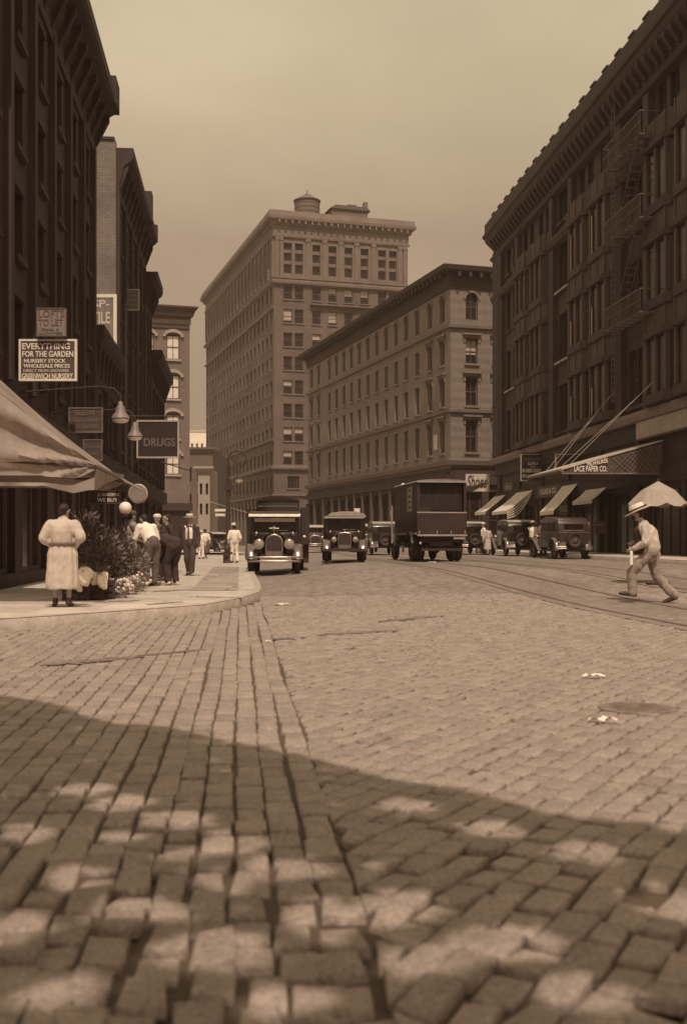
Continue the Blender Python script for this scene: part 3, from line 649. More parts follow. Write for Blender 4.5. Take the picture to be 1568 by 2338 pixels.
    IR = mat('fire_escape_iron', .10, rough=.6)
    xa, xb = X(49.6), X(54.6)
    for z in (11.4, 15.6, 19.3):
        l_ = MB(F.M); 
        for q in range(6): l_.box(xa, xb, .55+q*.13, .6+q*.13, z-.04, z)
        for q in range(8): x = xa+(xb-xa)*q/7; l_.box(x-.02, x+.02, .5, 1.3, z-.09, z-.041)
        l_.build('landing', IR, fe)
        g_ = MB(F.M); g_.box(xa, xb, 1.27, 1.31, z+.95, z+1.0); g_.box(xa, xb, 1.27, 1.31, z+.45, z+.48)
        for q in range(26): x = xa+(xb-xa)*q/25; g_.box(x-.012, x+.012, 1.28, 1.3, z, z+.95)
        for x in (xa, xb): g_.box(x-.02, x+.02, .35, 1.3, z+.95, z+1.0)
        g_.build('railing', IR, fe)
        d = MB(F.M)
        for sgn in (0, .5): d.path([(xa+.7, .65+sgn, z), (xb-.9, .65+sgn, z-4.1)], .03, 6)
        for q in range(14): t_ = q/14; x = xa+.7+(xb-.9-xa-.7)*t_; d.box(x-.1, x+.1, .65, 1.15, z-4.1*t_-.03, z-4.1*t_)
        if z > 12: d.build('ladder', IR, fe)
        v = MB(F.M)
    v = MB(F.M)
    for x in (xb+.6, xb+1.0): v.box(x-.02, x+.02, .5, .54, 8, 24.5)
    for q in range(55): v.box(xb+.62, xb+.98, .5, .53, 8.1+q*.3, 8.13+q*.3)
    v.build('vertical_ladder', IR, fe)
right_building()
# ---------------------------------------------------------------- left side of the street
A1 = math.atan2(-1, .0925)
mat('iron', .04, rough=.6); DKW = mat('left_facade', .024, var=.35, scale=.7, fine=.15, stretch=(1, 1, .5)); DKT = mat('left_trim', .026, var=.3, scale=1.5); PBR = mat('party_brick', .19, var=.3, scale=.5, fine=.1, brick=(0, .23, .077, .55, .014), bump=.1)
def left_row(name, label, y0, y1, ztop, proj, storeys, ncol, g0=4.4, cap=None, brick_end=False, wallm=None, zc=None, depth=14):
    """terrace building on the left pavement: y0 near, y1 far"""
    O = S(-5.0, y1); kk = sqrt(1+.0925**2); Ld = (y1-y0)*kk; B = thing(name, label, 'building', (O[0], O[1], 0)); F = Face(O, A1, O)
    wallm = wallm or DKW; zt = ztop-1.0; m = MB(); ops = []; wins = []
    hs = (zt-.7-g0)/storeys; pitch = Ld/ncol
    for s in range(storeys):
        for c in range(ncol): x = (c+.5)*pitch; z = g0+.5+s*hs; ops.append((x-.5, x+.5, z, z+hs*.62)); wins.append((x, z, 1.0, hs*.62))
    ns = max(1, round(Ld/4.2)); sp = Ld/ns
    for c in range(ns): x = (c+.5)*sp; ops.append((x-sp*.42, x+sp*.42, .45, 3.3)); wins.append((x, .45, sp*.84, 2.85))
    wall(m, F, Ld, 0, zt, ops, .28); m.M = F.M
    ei = 1 if brick_end else 0
    m.quad((Ld, 0, 0), (Ld, -depth, 0), (Ld, -depth, ztop+(.3 if brick_end else -1)), (Ld, 0, ztop+(.3 if brick_end else -1)), ei); m.quad((0, 0, 0), (0, -depth, 0), (0, -depth, zt), (0, 0, zt)); m.quad((0, -depth, 0), (Ld, -depth, 0), (Ld, -depth, zt), (0, -depth, zt))
    if brick_end: m.box(Ld-.35, Ld-.003, -depth, -.001, zt, ztop+.3, 1); m.box(Ld-.45, Ld+.06, -depth, -.05, ztop+.303, ztop+.42, 2)
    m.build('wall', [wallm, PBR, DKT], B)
    r = MB(F.M); r.quad((0, 0, zt), (Ld, 0, zt), (Ld, -depth, zt), (0, -depth, zt)); r.build('roof', mat('tar_roof', .08), B)
    c_ = MB(); p = proj
    cornice(c_, F, 0, Ld, ztop, [(0, -1.9), (.12, -1.9), (.15, -1.4), (p*.35, -1.15), (p*.45, -.75), (p*.9, -.5), (p, -.35), (p, 0), (0, .0)], 0, 0)
    c_.M = F.M; n = max(2, int(Ld/1.1))
    for k in range(n+1): x = .15+k*(Ld-.3)/n; c_.prism([(.1, ztop-1.75), (.2, ztop-1.6), (p*.7, ztop-.8), (p*.7, ztop-.52), (.1, ztop-.52)], x-.1, x+.1, axis=0)
    if cap:
        for x, w, h in cap: c_.box(Ld-x-w/2, Ld-x+w/2, -.6, p*1.06, ztop-.45, ztop+h)
    c_.build('cornice', DKT, B)
    t_ = MB(F.M)
    for c in range(ncol+1): x = min(Ld-.18, max(.18, c*pitch)); t_.box(x-.17, x+.17, .003, .16, g0, zt-.7)
    t_.box(0, Ld, .003, .3, 3.5, 4.2)
    t_.build('pilaster', mat('left_pilaster', .03, var=.3, scale=1.2, stretch=(1, 1, .4)), B)
    for i, (x, z, w, h) in enumerate(wins): window(B, F, x, z, w, h, .28, trim='lintel' if z > 4 else None, trimmat=DKT, cols=1 if z > 4 else 3, sash=z > 4, blind=0)
    return B, F, Ld
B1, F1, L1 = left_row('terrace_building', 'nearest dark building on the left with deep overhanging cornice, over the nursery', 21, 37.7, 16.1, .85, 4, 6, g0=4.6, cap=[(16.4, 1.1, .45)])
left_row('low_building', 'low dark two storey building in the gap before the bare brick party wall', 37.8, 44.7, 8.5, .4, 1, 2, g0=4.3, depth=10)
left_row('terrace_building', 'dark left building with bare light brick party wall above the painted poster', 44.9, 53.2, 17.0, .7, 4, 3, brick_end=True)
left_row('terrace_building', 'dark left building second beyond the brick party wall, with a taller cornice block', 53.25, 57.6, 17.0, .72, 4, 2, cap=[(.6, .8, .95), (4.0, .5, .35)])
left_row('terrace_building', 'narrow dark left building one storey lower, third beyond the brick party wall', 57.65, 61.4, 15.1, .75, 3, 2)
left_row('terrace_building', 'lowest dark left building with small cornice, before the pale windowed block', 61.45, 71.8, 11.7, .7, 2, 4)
# house facing us across the side street
def cross_house():
    ux = Vector((1, .3035)).normalized(); R_ = (at(433, 105), 105); Wd = 11; O = R_
    B = thing('brick_house', 'brick house beyond the left row with light window hoods and flared cornice', 'house', (O[0], O[1], 0)); FF = Face(R_, FR, O)
    BM = mat('house_brick', .13, var=.22, scale=.6, fine=.1); HD = mat('hood_stone', .3, var=.15); ops = []; wins = []
    xs = [hit(u, R_, (FF.d[0], FF.d[1])) for u in (395,)]; x0 = xs[0]; cols = [x0, x0+2.4, x0+4.8, x0+7.2]
    zs = [(zat(1084, 105), 2.0), (zat(1003, 105), 2.4), (zat(912, 105), 2.3), (zat(822, 105), 2.35)]
    for c in cols:
        for z, h in zs: ops.append((c-.62, c+.62, z, z+h)); wins.append((c, z, 1.24, h))
    zt = zat(727, 105); m = MB(); wall(m, FF, Wd, 0, zt, ops, .2); m.M = FF.M
    m.quad((0, 0, 0), (0, -14, 0), (0, -14, zt), (0, 0, zt)); m.quad((Wd, 0, 0), (Wd, -14, 0), (Wd, -14, zt), (Wd, 0, zt)); m.quad((0, -14, 0), (Wd, -14, 0), (Wd, -14, zt), (0, -14, zt)); m.build('wall', BM, B)
    r = MB(FF.M); r.quad((0, 0, zt), (Wd, 0, zt), (Wd, -14, zt), (0, -14, zt)); r.build('roof', mat('tar_roof', .08), B)
    LB = mat('light_blind', .62, var=.1)
    for c, z, w, h in wins:
        o = window(B, FF, c, z, w, h, .2, trim='sill', trimmat=HD, blind=0, cols=2)
        q = MB(); q.box(-w/2+.1, w/2-.1, -.165, -.16, .1, h*.93); inst(q.mesh('blind', LB), 'blind', o, Matrix())
        hd = MB(); n = 9
        for k in range(n): a, b_ = pi*(.12+.76*k/n), pi*(.12+.76*(k+1)/n); hd.prism([(.95*cos(a), h-.25+.72*sin(a)), (.95*cos(b_), h-.25+.72*sin(b_)), (.72*cos(b_), h-.25+.42*sin(b_)), (.72*cos(a), h-.25+.42*sin(a))], .003, .2, axis=1)
        hd.box(-.95, -.7, .003, .2, h-.25, h+.05); hd.box(.7, .95, .003, .2, h-.25, h+.05); inst(hd.mesh('hood', HD), 'hood', o, Matrix())
    c_ = MB(); cornice(c_, FF, 0, Wd, zat(703, 105), [(0, -1.6), (.1, -1.6), (.1, -1.0), (.3, -.85), (.45, -.4), (.7, -.1), (.7, .05), (0, .05)], 1, 0)
    fbox(c_, FF, 0, Wd, .003, .12, zt-1.0, zt-.8); c_.build('cornice', mat('house_cornice', .05), B)
    sf = MB(FF.M); sf.box(-.2, Wd, .003, .5, 4.0, 4.7); sf.box(0, 2.9, .003, .2, 0.2, 4.0, 1); sf.build('shopfront', [mat('left_pilaster', .11), mat('shopfront_paint', .05)], B)
cross_house()
# distant buildings in the gap
def simple_house(name, label, u0, u1, vtop, Y, v, depth, rows, ncol, z0w, wh, roofm=None, trim=True, cat='building', dz=0):
    x0, x1 = at(u0, Y), at(u1, Y); O = (x1, Y); B = thing(name, label, cat, (x1, Y, 0)); F = Face(O, pi, O); Wd = x1-x0; zt = zat(vtop, Y)
    M_ = mat(name+'_wall_%d' % int(Y), v, var=.15, scale=.3); ops = []; wins = []
    for r in range(rows):
        for c in range(ncol): x = (c+.5)*Wd/ncol; z = z0w+r*wh; w = Wd/ncol*.42; ops.append((x-w/2, x+w/2, z, z+wh*.55)); wins.append((x, z, w, wh*.55))
    m = MB(); wall(m, F, Wd, 0, zt, ops, .3); m.M = F.M
    m.quad((0, 0, 0), (0, -depth, 0), (0, -depth, zt), (0, 0, zt)); m.quad((Wd, 0, 0), (Wd, -depth, 0), (Wd, -depth, zt), (Wd, 0, zt)); m.quad((0, -depth, 0), (Wd, -depth, 0), (Wd, -depth, zt), (0, -depth, zt)); m.build('wall', M_, B)
    r_ = MB(F.M); r_.quad((0, 0, zt), (Wd, 0, zt), (Wd, -depth, zt), (0, -depth, zt)); r_.build('roof', mat('tar_roof', .08), B)
    if trim: c_ = MB(); cornice(c_, F, 0, Wd, zt, [(0, -.6), (.1, -.6), (.5, -.1), (.5, .15), (0, .15)], 1, 1); c_.build('cornice', M_, B)
    for x, z, w, h in wins: window(B, F, x, z, w, h, .3)
    return B
simple_house('warehouse', 'brown warehouse far down the gap between the left row and the tower', 380, 486, 1024, 150, .1, 20, 2, 5, 5.5, 3.6)
simple_house('pale_house', 'narrow pale house beside the foot of the tower', 452, 479, 1068, 128, .33, 8, 2, 2, 4.2, 2.3)
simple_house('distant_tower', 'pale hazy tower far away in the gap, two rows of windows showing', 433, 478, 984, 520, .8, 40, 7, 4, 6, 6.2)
simple_house('tenement', 'far brown tenement closing the gap behind the brick house', 300, 452, 1040, 165, .12, 14, 3, 8, 4, 3.1)
# ---------------------------------------------------------------- signs
BLK = mat('black_paint', .022, rough=.55, var=.4, scale=5); WHT = mat('white_paint', .68, var=.12, scale=6, fine=.06); GRY = mat('weathered_board', .2, var=.3, scale=4, fine=.15); GLT = mat('faded_letter', .11, var=.3); DRED = mat('dark_board', .055, var=.35, scale=4); DLT = mat('dim_letter', .12, var=.4, scale=6); GOLD = mat('pale_letter', .5, var=.2)
def board(name, label, x0, x1, z0, z1, Y, bm, fm, fw=.05, lines=(), cat='sign', rz=0, brackets=True, grp=None, backplate=True):
    w, h = x1-x0, z1-z0; T_ = thing(name, label, cat, ((x0+x1)/2, Y, z0), rz, grp)
    b_ = MB(); b_.box(-w/2+fw, w/2-fw, -.02, .02, fw, h-fw); b_.build('panel', bm, T_)
    if fw: f = MB(); f.box(-w/2, w/2, -.035, .035, 0, fw); f.box(-w/2, w/2, -.035, .035, h-fw, h); f.box(-w/2, -w/2+fw, -.035, .035, fw, h-fw); f.box(w/2-fw, w/2, -.035, .035, fw, h-fw); f.build('frame', fm, T_)
    for (s, fx, fz, fh, fw_, m_, sh) in lines: lettering(T_, s, fx*w, -.026, fz*h, fh*h, fw_*w, m_, shear=sh)
    return T_
IRON = MATS['iron']
def px(u, Y): return at(u, Y)
Y = 24.0
board('hanging_sign', 'weathered grey sign reading LOFTS TO LET at the left edge', px(84, Y), px(152, Y), zat(768, Y), zat(703, Y), Y, GRY, GLT, .02,
      [('LOFTS', 0, .80, .25, .86, GLT, 0), ('TO LET', -.02, .49, .24, .84, GLT, 0), ('CHAS. F.', -.04, .24, .09, .6, GLT, 0), ('NOYES', -.02, .09, .13, .8, GLT, 0)])
board('hanging_sign', 'white framed dark sign reading EVERYTHING FOR THE GARDEN at the left edge', px(40, Y), px(173, Y), zat(868, Y), zat(772, Y), Y+.12, mat('sign_brown', .07, var=.2), WHT, .045,
      [('EVERYTHING', -.03, .83, .15, .82, WHT, 0), ('FOR THE GARDEN', 0, .645, .14, .88, WHT, 0), ('NURSERY STOCK', -.05, .48, .09, .72, WHT, 0), ('WHOLESALE PRICES', -.02, .36, .09, .8, WHT, 0), ('DIRECT FROM GROWERS', -.03, .245, .07, .78, GOLD, 0), ('GREENWICH NURSERY', -.01, .115, .13, .88, WHT, 0)])
ps = MB(); Yp = 44.9-.08
xa, xb = px(205, Yp), px(267, Yp); za, zb = zat(806, Yp), zat(672, Yp); w, h = xb-xa, zb-za
T_ = thing('wall_poster', 'large faded poster with white border on the bare brick party wall', 'poster', ((xa+xb)/2, Yp-.03, za))
b_ = MB(); b_.box(-w/2, w/2-.13, -.02, .02, 0, h-.13); b_.build('panel', mat('poster_ground', .17, var=.4, scale=2), T_)
f = MB(); f.box(-w/2, w/2, -.04, .04, h-.13, h); f.box(w/2-.13, w/2, -.04, .04, 0, h-.13); f.build('frame', WHT, T_)
for (s, fz, fh, fw_) in (('SP-', .84, .13, .62), ('TILE', .60, .2, .66), ('& Co', .30, .17, .6)): lettering(T_, s, -.08, -.028, fz*h, fh*h, fw_*w, GOLD)
Y = 49; board('hanging_sign', 'small grey sign reading FLOOR TO LET high on the left row', px(285, Y), px(318, Y), zat(708, Y), zat(660, Y), Y, GRY, GOLD, .03, [('FLOOR', 0, .82, .17, .8, GLT, 0), ('TO LET', 0, .6, .17, .8, GLT, 0), ('APPLY', 0, .36, .11, .62, GLT, 0), ('WITHIN', 0, .17, .13, .8, GLT, 0)])
Y = 25.5; board('hanging_sign', 'dim brown sign with faded rows of lettering under the white framed garden sign', px(157, Y), px(235, Y), zat(988, Y), zat(930, Y), Y, DRED, DLT, .03, [('SEEDS', -.03, .78, .2, .6, DLT, 0), ('BULBS & PLANTS', 0, .5, .14, .8, DLT, 0), ('FERTILIZERS', 0, .25, .14, .75, DLT, 0)])
Y = 27; board('hanging_sign', 'dark square sign tucked behind the top of the near canvas awning', px(188, Y), px(232, Y), zat(1052, Y), zat(1002, Y), Y+.1, DRED, DLT, .03, [('GARDEN', 0, .65, .14, .7, DLT, 0), ('TOOLS', 0, .35, .14, .6, DLT, 0)])
Y = 35; T_ = board('hanging_sign', 'large black projecting sign with pale metal frame, faint DRUGS lettering', px(312, Y), px(409, Y), zat(1046, Y), zat(959, Y), Y, BLK, mat('pale_metal', .45, metal=.3, rough=.4), .05, [('DRUGS', .04, .42, .22, .74, DLT, 0)])
g = MB(); g.cone((-.95, 0, 1.32), (.62, 0, 1.32), .02); g.cone((.1, 0, -.12), (1.1, 0, -.42), .02, .015); g.build('bracket', IRON, T_)
Y = 26.5; T_ = board('shop_sign', 'black sign with two lines of worn pale letters, WE BUY, above the plant stall', px(203, Y), px(274, Y), zat(1150, Y), zat(1120, Y), Y, BLK, DRED, .02, [('J. SUZIEN', .12, .66, .28, .68, GOLD, 0), ('WE BUY', .1, .28, .28, .66, GOLD, 0)])
# round disc sign and bell lamps
Y = 28; T_ = thing('round_sign', 'round grey disc sign with bright rim beside the white globe', 'sign', (px(315, Y), Y, zat(1127, Y)))
d = MB(); n = 32; d.cone((0, -.04, 0), (0, .04, 0), .215, n=n); d.build('disc', mat('disc_face', .2, var=.2), T_, 40); d = MB(); d.torus((0, 0, 0), .225, .022, axis=1); d.build('rim', mat('pale_metal', .45), T_, 60); d = MB(); d.cone((0, 0, .22), (-1.3, 0, .5), .015); d.build('bracket', IRON, T_)
EN = mat('enamel_white', .75, rough=.3, var=.05)
def bell_lamp(u, v, Y, lab):
    z = zat(v, Y); T_ = thing('shop_lamp', lab, 'lamp', (px(u, Y), Y, z), 0, 'bell shaped shop lamps over the left pavement')
    a = MB(); a.lathe((0, 0, 0), [(.20, 0), (.215, .02), (.17, .10), (.12, .16), (.10, .27), (.06, .33), (.05, .40), (0, .42)], n=24); a.build('shade', mat('lamp_shade_paint', .16, rough=.5), T_, 60)
    a = MB(); a.ell((0, 0, -.015), (.19, .19, .075), 20, 8); a.build('globe', EN, T_, 80)
    a = MB(); pts = [(0, 0, .40), (0, 0, .55), (-.15, 0, .7), (-.5, 0, .75), (-2.3, 0, .62)]; a.path(pts, .02, 6); a.build('arm', IRON, T_)
bell_lamp(275, 957, 25.5, 'higher of two bell shaped shop lamps over the left pavement'); bell_lamp(308, 998, 30, 'lower bell shaped shop lamp, at the corner of the black DRUGS sign')
Y = 26; T_ = thing('globe_lamp', 'white glass globe lamp on a dark post behind the plants', 'lamp', (px(286, Y), Y, .15))
a = MB(); a.ell((0, 0, zat(1160, Y)-.15), .15, 20, 12); a.build('globe', EN, T_, 80); a = MB(); a.lathe((0, 0, 0), [(.14, 0), (.13, .1), (.06, .2), (.045, .9), (.04, 1.55), (.09, 1.6), (.08, 1.65)], n=12); a.build('post', BLK, T_, 40); a = MB(); a.lathe((0, 0, 1.92), [(.05, 0), (.03, .06), (0, .1)], n=12); a.build('finial', BLK, T_, 40)
# canvas awning of the nursery
CAN = mat('canvas', .215, var=.38, scale=1.1, rough=.9, fine=.08, bump=.25)
def nursery_awning():
    T_ = thing('shop_awning', 'big near canvas awning with drooping side over the plant stall', 'awning', (-5.6, 17.5, 0))
    def P(lat, y, z): x, yy = S(lat, y); return Vector((x+5.6, yy-17.5, z))
    ya, yb = 17.5, 21.7; nx, ny = 36, 10; m = MB(); vs = []
    for i in range(ny+1):
        y = ya+(yb-ya)*i/ny
        for j in range(nx+1):
            t_ = j/nx; lat = -5.0+2.72*t_; z = 4.62-2.24*t_-.10*sin(pi*t_)-.05*sin(pi*i/ny)*t_+.02*noise.noise(Vector((y*2, lat*3, 0))); vs.append(P(lat, y, z))
    m.add(vs, [(i*(nx+1)+j, i*(nx+1)+j+1, (i+1)*(nx+1)+j+1, (i+1)*(nx+1)+j) for i in range(ny) for j in range(nx)])
    top = vs
    m.build('canvas', CAN, T_, 70)
    for (yy, nm) in ((ya, 'side_curtain'), (yb, 'side_curtain')):
        m = MB(); vs = []; nz_ = 10
        for j in range(nx+1):
            t_ = j/nx; lat = -5.0+2.72*t_; zt = 4.62-2.24*t_-.10*sin(pi*t_); zb = 2.2 if t_ < .72 else (2.18-.033*(t_-.72)/.147 if t_ < .867 else 2.147+.13*((t_-.867)/.133)**1.5)
            if t_ > .9: zb = min(zb, zt-.03)
            for k in range(nz_+1):
                s = k/nz_; z = zt+(min(zb, zt)-zt)*s; ph = math.atan2(2.38-z, (1.02-t_)*2.72); vs.append(P(lat, yy+.075*sin(ph*15)*min(1, (1.05-t_)*3)+.03*sin(ph*31+1)*min(1, (1.05-t_)*3), z))
        m.add(vs, [(j*(nz_+1)+k, j*(nz_+1)+k+1, (j+1)*(nz_+1)+k+1, (j+1)*(nz_+1)+k) for j in range(nx) for k in range(nz_)]); m.build(nm, CAN, T_, 80)
    m = MB(); vs = []; n = 60                                    # valance along the side and front, scalloped
    path_ = [(-5+2.72*k/24, ya-.02) for k in range(25)]+[(-2.26, ya+(yb-ya)*k/30) for k in range(1, 31)]
    for k, (lat, y) in enumerate(path_):
        on_side = k < 25; tt = k/24; zt = np.interp(tt, [0, .72, .867, 1], [2.1, 2.083, 2.035, 2.165]) if on_side else 2.38+.09*(k-25)/30-.03*sin(pi*(k-25)/30)
        zb = np.interp(tt, [0, .72, .867, 1], [2.04, 2.037, 1.925, 1.98]) if on_side else 1.98+.44*((k-25)/30)**.8
        zb -= .012*abs(sin(k*1.1))
        vs.append(P(lat, y, zt)); vs.append(P(lat, y-.03*sin(k*.9), zb))
    m.add(vs, [(2*k, 2*k+1, 2*k+3, 2*k+2) for k in range(len(path_)-1)]); m.build('valance', CAN, T_, 80)
    a = MB()
    for y in (ya, yb): a.cone(P(-2.28, y, 2.33), P(-5.0, y, 2.5), .022); 
    a.cone(P(-2.28, ya, 2.33), P(-2.28, yb, 2.33), .025); a.build('frame_rod', IRON, T_)
    a = MB(); a.cone(P(-2.3, 21.75, 2.36), P(-1.9, 21.9, 2.16), .035, .012); a.build('roller_end', CAN, T_)
nursery_awning()
# awnings on the right
AWM = mat('awning_canvas', .55, var=.14, scale=1.5, rough=.9, fine=.05)
def awning(lab, y0, y1, zt, lo, zo, val=.2, letters=None, v=None, gapside=False):
    O = S(18.95, (y0+y1)/2); T_ = thing('shop_awning', lab, 'awning', (O[0], O[1], 0), 0, 'canvas awnings over the right shopfronts')
    def P(lat, y, z): x, yy = S(lat, y); return Vector((x-O[0], yy-O[1], z))
    m = MB(); n, k_ = 8, 6; vs = []
    for i in range(n+1):
        for j in range(k_+1): t_ = j/k_; vs.append(P(18.9+(lo-18.9)*t_, y0+(y1-y0)*i/n, zt+(zo-zt)*t_-.07*sin(pi*t_)-.03*sin(pi*i/n)*t_))
    m.add(vs, [(i*(k_+1)+j, i*(k_+1)+j+1, (i+1)*(k_+1)+j+1, (i+1)*(k_+1)+j) for i in range(n) for j in range(k_)]); m.build('canvas', v or AWM, T_, 80)
    m = MB(); vs = []
    for i in range(n*2+1): y = y0+(y1-y0)*i/(2*n); vs += [P(lo, y, zo), P(lo-.02*(i % 2), y, zo-val)]
    m.add(vs, [(2*i, 2*i+1, 2*i+3, 2*i+2) for i in range(2*n)]); m.build('valance', v or AWM, T_)
    if gapside:
        m = MB(); 
        for q in range(5): m.path([P(18.8-(18.8-lo)*s/8, y0-.02, zt-.1+(zo-zt)*s/8-.12*q*sin(pi*s/8)-.1*q*s/8) for s in range(9)], .03, 5)
        m.build('side_curtain', v or AWM, T_)
    a = MB()
    for y in (y0, y1): a.cone(P(lo, y, zo), P(18.95, y, zo-.25), .02)
    a.build('arm', IRON, T_)
    if letters:
        d = P(lo, 0, zo)-P(18.9, 0, zt); me_ = text_mesh(letters, .5, (y1-y0)*.55, GLT)
    return T_
awning('farthest pale awning of the right shopfronts, next to the white corner sign', 79, 85.0-2.4, 4.55, 17.35, 3.25)
awning('pale canvas awning behind the far parked sedan, with looped side curtain', 71.6, 75.9, 4.55, 17.1, 3.12, gapside=True)
awning('steep pale awning behind the near parked sedan', 62.2, 65.1, 4.52, 17.45, 2.85)
awning('small flat awning with worn scrollwork under the lace paper canopy', 57.3, 60.7, 4.07, 18.05, 3.3, v=mat('awning_canvas_dim', .4, var=.5, scale=3))
# suspended canopy with gable signboard
def canopy():
    ya, yb = 50.0, 56.0; O = S(19, ya); T_ = thing('suspended_canopy', 'iron canopy hung on wires over the right pavement, LACE PAPER lettering on its end', 'canopy', (O[0], O[1], 0))
    def P(lat, y, z): x, yy = S(lat, y); return Vector((x-O[0], yy-O[1], z))
    zo, zw, zb, lo = 4.42, 5.72, 4.28, 14.4
    m = MB()
    for (q0, q1) in (((lo, ya), (18.95, yb)),):
        vs = [P(lo, ya, zo), P(18.95, ya, zw), P(18.95, yb, zw), P(lo, yb, zo)]; m.add([*vs, *[v-Vector((0, 0, .07)) for v in vs]], [(0,1,2,3),(4,5,6,7),(0,1,5,4),(1,2,6,5),(2,3,7,6),(3,0,4,7)])
    m.build('roof', mat('canopy_tin', .42, var=.2, rough=.5), T_)
    m = MB(); m.add([P(lo+.25, ya+.05, zb-.1), P(18.95, ya+.05, zb-.1), P(18.95, ya+.05, zw-.15), P(lo+.25, ya+.05, zo-.0)], [(0,1,2,3)]); m.build('end_panel', mat('canopy_panel', .06, var=.4, scale=3), T_)
    m = MB(); m.cone(P(lo, ya, zb-.1), P(19, ya, zb-.1), .04); m.cone(P(lo, yb, zb-.1), P(19, yb, zb-.1), .04); m.cone(P(lo, ya, zo-.1), P(lo, yb, zo-.1), .08)
    for k in range(12):
        x0_ = 16.6+.22*k; zt = zo+(zw-zo)*(x0_-lo)/(19-lo)
        if x0_ < 18.7: m.cone(P(x0_, ya+.0, zb-.08), P(min(18.9, x0_+.9), ya, min(zw, zt+.1)), .012, n=5); m.cone(P(min(18.9, x0_+.9), ya+.0, zb-.08), P(x0_, ya, zt-.12), .012, n=5)
    m.build('truss', mat('truss_iron', .13, var=.3), T_)
    dz = lambda la: zo+(zw-zo)*(la-lo)/(19-lo)
    PX = lambda u: (u-548)/FPX*ya
    o = lettering(T_, 'LACE PAPER CO.', *P((PX(1310)+PX(1385))/2, ya-.03, zat(1070, ya)), .26, PX(1385)-PX(1310), WHT, rz=0)
    o = lettering(T_, 'MILWAUKEE', *P((PX(1339)+PX(1387))/2, ya-.03, zat(1055.5, ya)), .19, PX(1387)-PX(1339), WHT, rz=0, tilt=-.20)
    for (y, lo_, z1, yy) in ((ya, lo, 8.75, 50), (yb, lo+.8, 8.95, 56)):
        for e in (0, .28): wr = MB(); wr.cone(P(lo_+e, y, zo+.1), P(19, yy-.1, z1+e*.4), .014, n=5); wr.build('wire', mat('wire_steel', .3), T_)
    for (y, u) in ((ya, 0), (yb, 0)): pass
canopy()
fb = MB(); O = S(18.9, 48); T_ = thing('fascia_sign', 'pale blank fascia board above the hung canopy at the right edge', 'sign', (O[0], O[1], 0))
Ff = Face(S(18.78, 46.5), A0, O); fb.M = Ff.M; fb.box(0, 6.3, 0, .08, 5.95, 6.75); fb.build('panel', mat('fascia_pale', .3, var=.25), T_); fb = MB(Ff.M); fb.box(-.06, 6.36, -.02, .12, 6.75, 6.83); fb.box(-.06, 6.36, -.02, .12, 5.87, 5.95); fb.build('frame', DRED, T_)
def proj_sign(lab, u0, u1, v0, v1, Y, lines, bm=BLK, fm=None):
    T_ = board('hanging_sign', lab, px(u0, Y), px(u1, Y), zat(v1, Y), zat(v0, Y), Y, bm, fm or mat('pale_metal', .45), .05, lines)
    w = px(u1, Y)-px(u0, Y); h = zat(v0, Y)-zat(v1, Y); g = MB(); g.box(-w/2-.05, w/2+.05, -.06, .06, h+.003, h+.09); g.cone((-w/2, 0, h+.09), (w/2, 0, h+.6), .012); g.build('bracket', IRON, T_)
proj_sign('black hanging sign with pale lettering, RUBBER GOODS OF ALL KINDS', 1188, 1245, 1036, 1098, 70.2, [('GOODWEAR', 0, .8, .12, .72, DLT, 0), ('SUPPLY', 0, .64, .12, .42, GOLD, 0), ('CO.', 0, .52, .06, .2, GOLD, 0), ('RUBBER GOODS', 0, .38, .14, .82, WHT, 0), ('OF ALL KINDS', 0, .18, .12, .84, WHT, 0)])
proj_sign('plain black hanging sign nearer than the rubber goods sign', 1267, 1331, 1036, 1078, 62.3, [('PAPERS', 0, .5, .2, .6, DRED, 0)])
Y = 80.5; T_ = board('corner_sign', 'white corner sign with bold black slanting script reading Shoes', px(1062.6, Y), px(1116.6, Y), zat(1122, Y), zat(1082, Y), Y, mat('corner_sign_white', .42, var=.25, scale=5), BLK, .0, [('Shoes', -.02, .56, .74, .86, BLK, .3)])
s_ = MB(); w, h = px(1116.6, Y)-px(1062.6, Y), zat(1082, Y)-zat(1122, Y); s_.prism([(-w/2, 0), (-w/2+.5, 0), (w/2-.05, .6), (w/2-.05, .68), (-w/2, .3)], -.024, -.021, axis=1); s_.build('painted_stroke', BLK, T_)
s_ = MB(); s_.box(w/2, w/2+.8, -.03, .03, .1, .16); s_.box(w/2, w/2+.8, -.03, .03, h-.16, h-.1); s_.build('bracket', IRON, T_)
Y = 78; T_ = thing('arched_sign', 'small arched grey sign reading SODA above the far awning', 'sign', (px(1164, Y), Y, zat(1120, Y)))
w, h = .78, .58; s_ = MB(); s_.prism([(-w/2, 0), (w/2, 0), (w/2, h*.72)]+[(w/2*cos(pi*k/8), h*.72+h*.28*sin(pi*k/8)) for k in range(1, 8)]+[(-w/2, h*.72)], -.03, .03, axis=1); s_.build('panel', GRY, T_); lettering(T_, 'SODA', 0, -.036, h*.38, h*.4, w*.8, GOLD)
s_ = MB(); s_.cone((w/2, 0, h*.4), (w/2+.9, 0, h*.4), .02); s_.build('bracket', IRON, T_)
Y = 60; T_ = thing('fascia_lettering_board', 'dark shop fascia with small pale letters above the steep awning', 'sign', (S(18.85, 68)[0], 68, 3.85))
Ff = Face((0, 0), A0); s_ = MB(Ff.M); s_.box(-2.5, 2.5, 0, .1, 0, .7); s_.build('panel', DRED, T_); o = lettering(T_, 'CIGARS & CO.', -.12, 0, .35, .34, 3.6, GOLD, rz=A0+pi)
Y = 62; board('window_card', 'pale card notice in the shopfront left of the steep awning', px(1291, Y), px(1312, Y), zat(1172, Y), zat(1150, Y), 64.0, mat('card_paper', .4), GRY, .02, cat='notice')
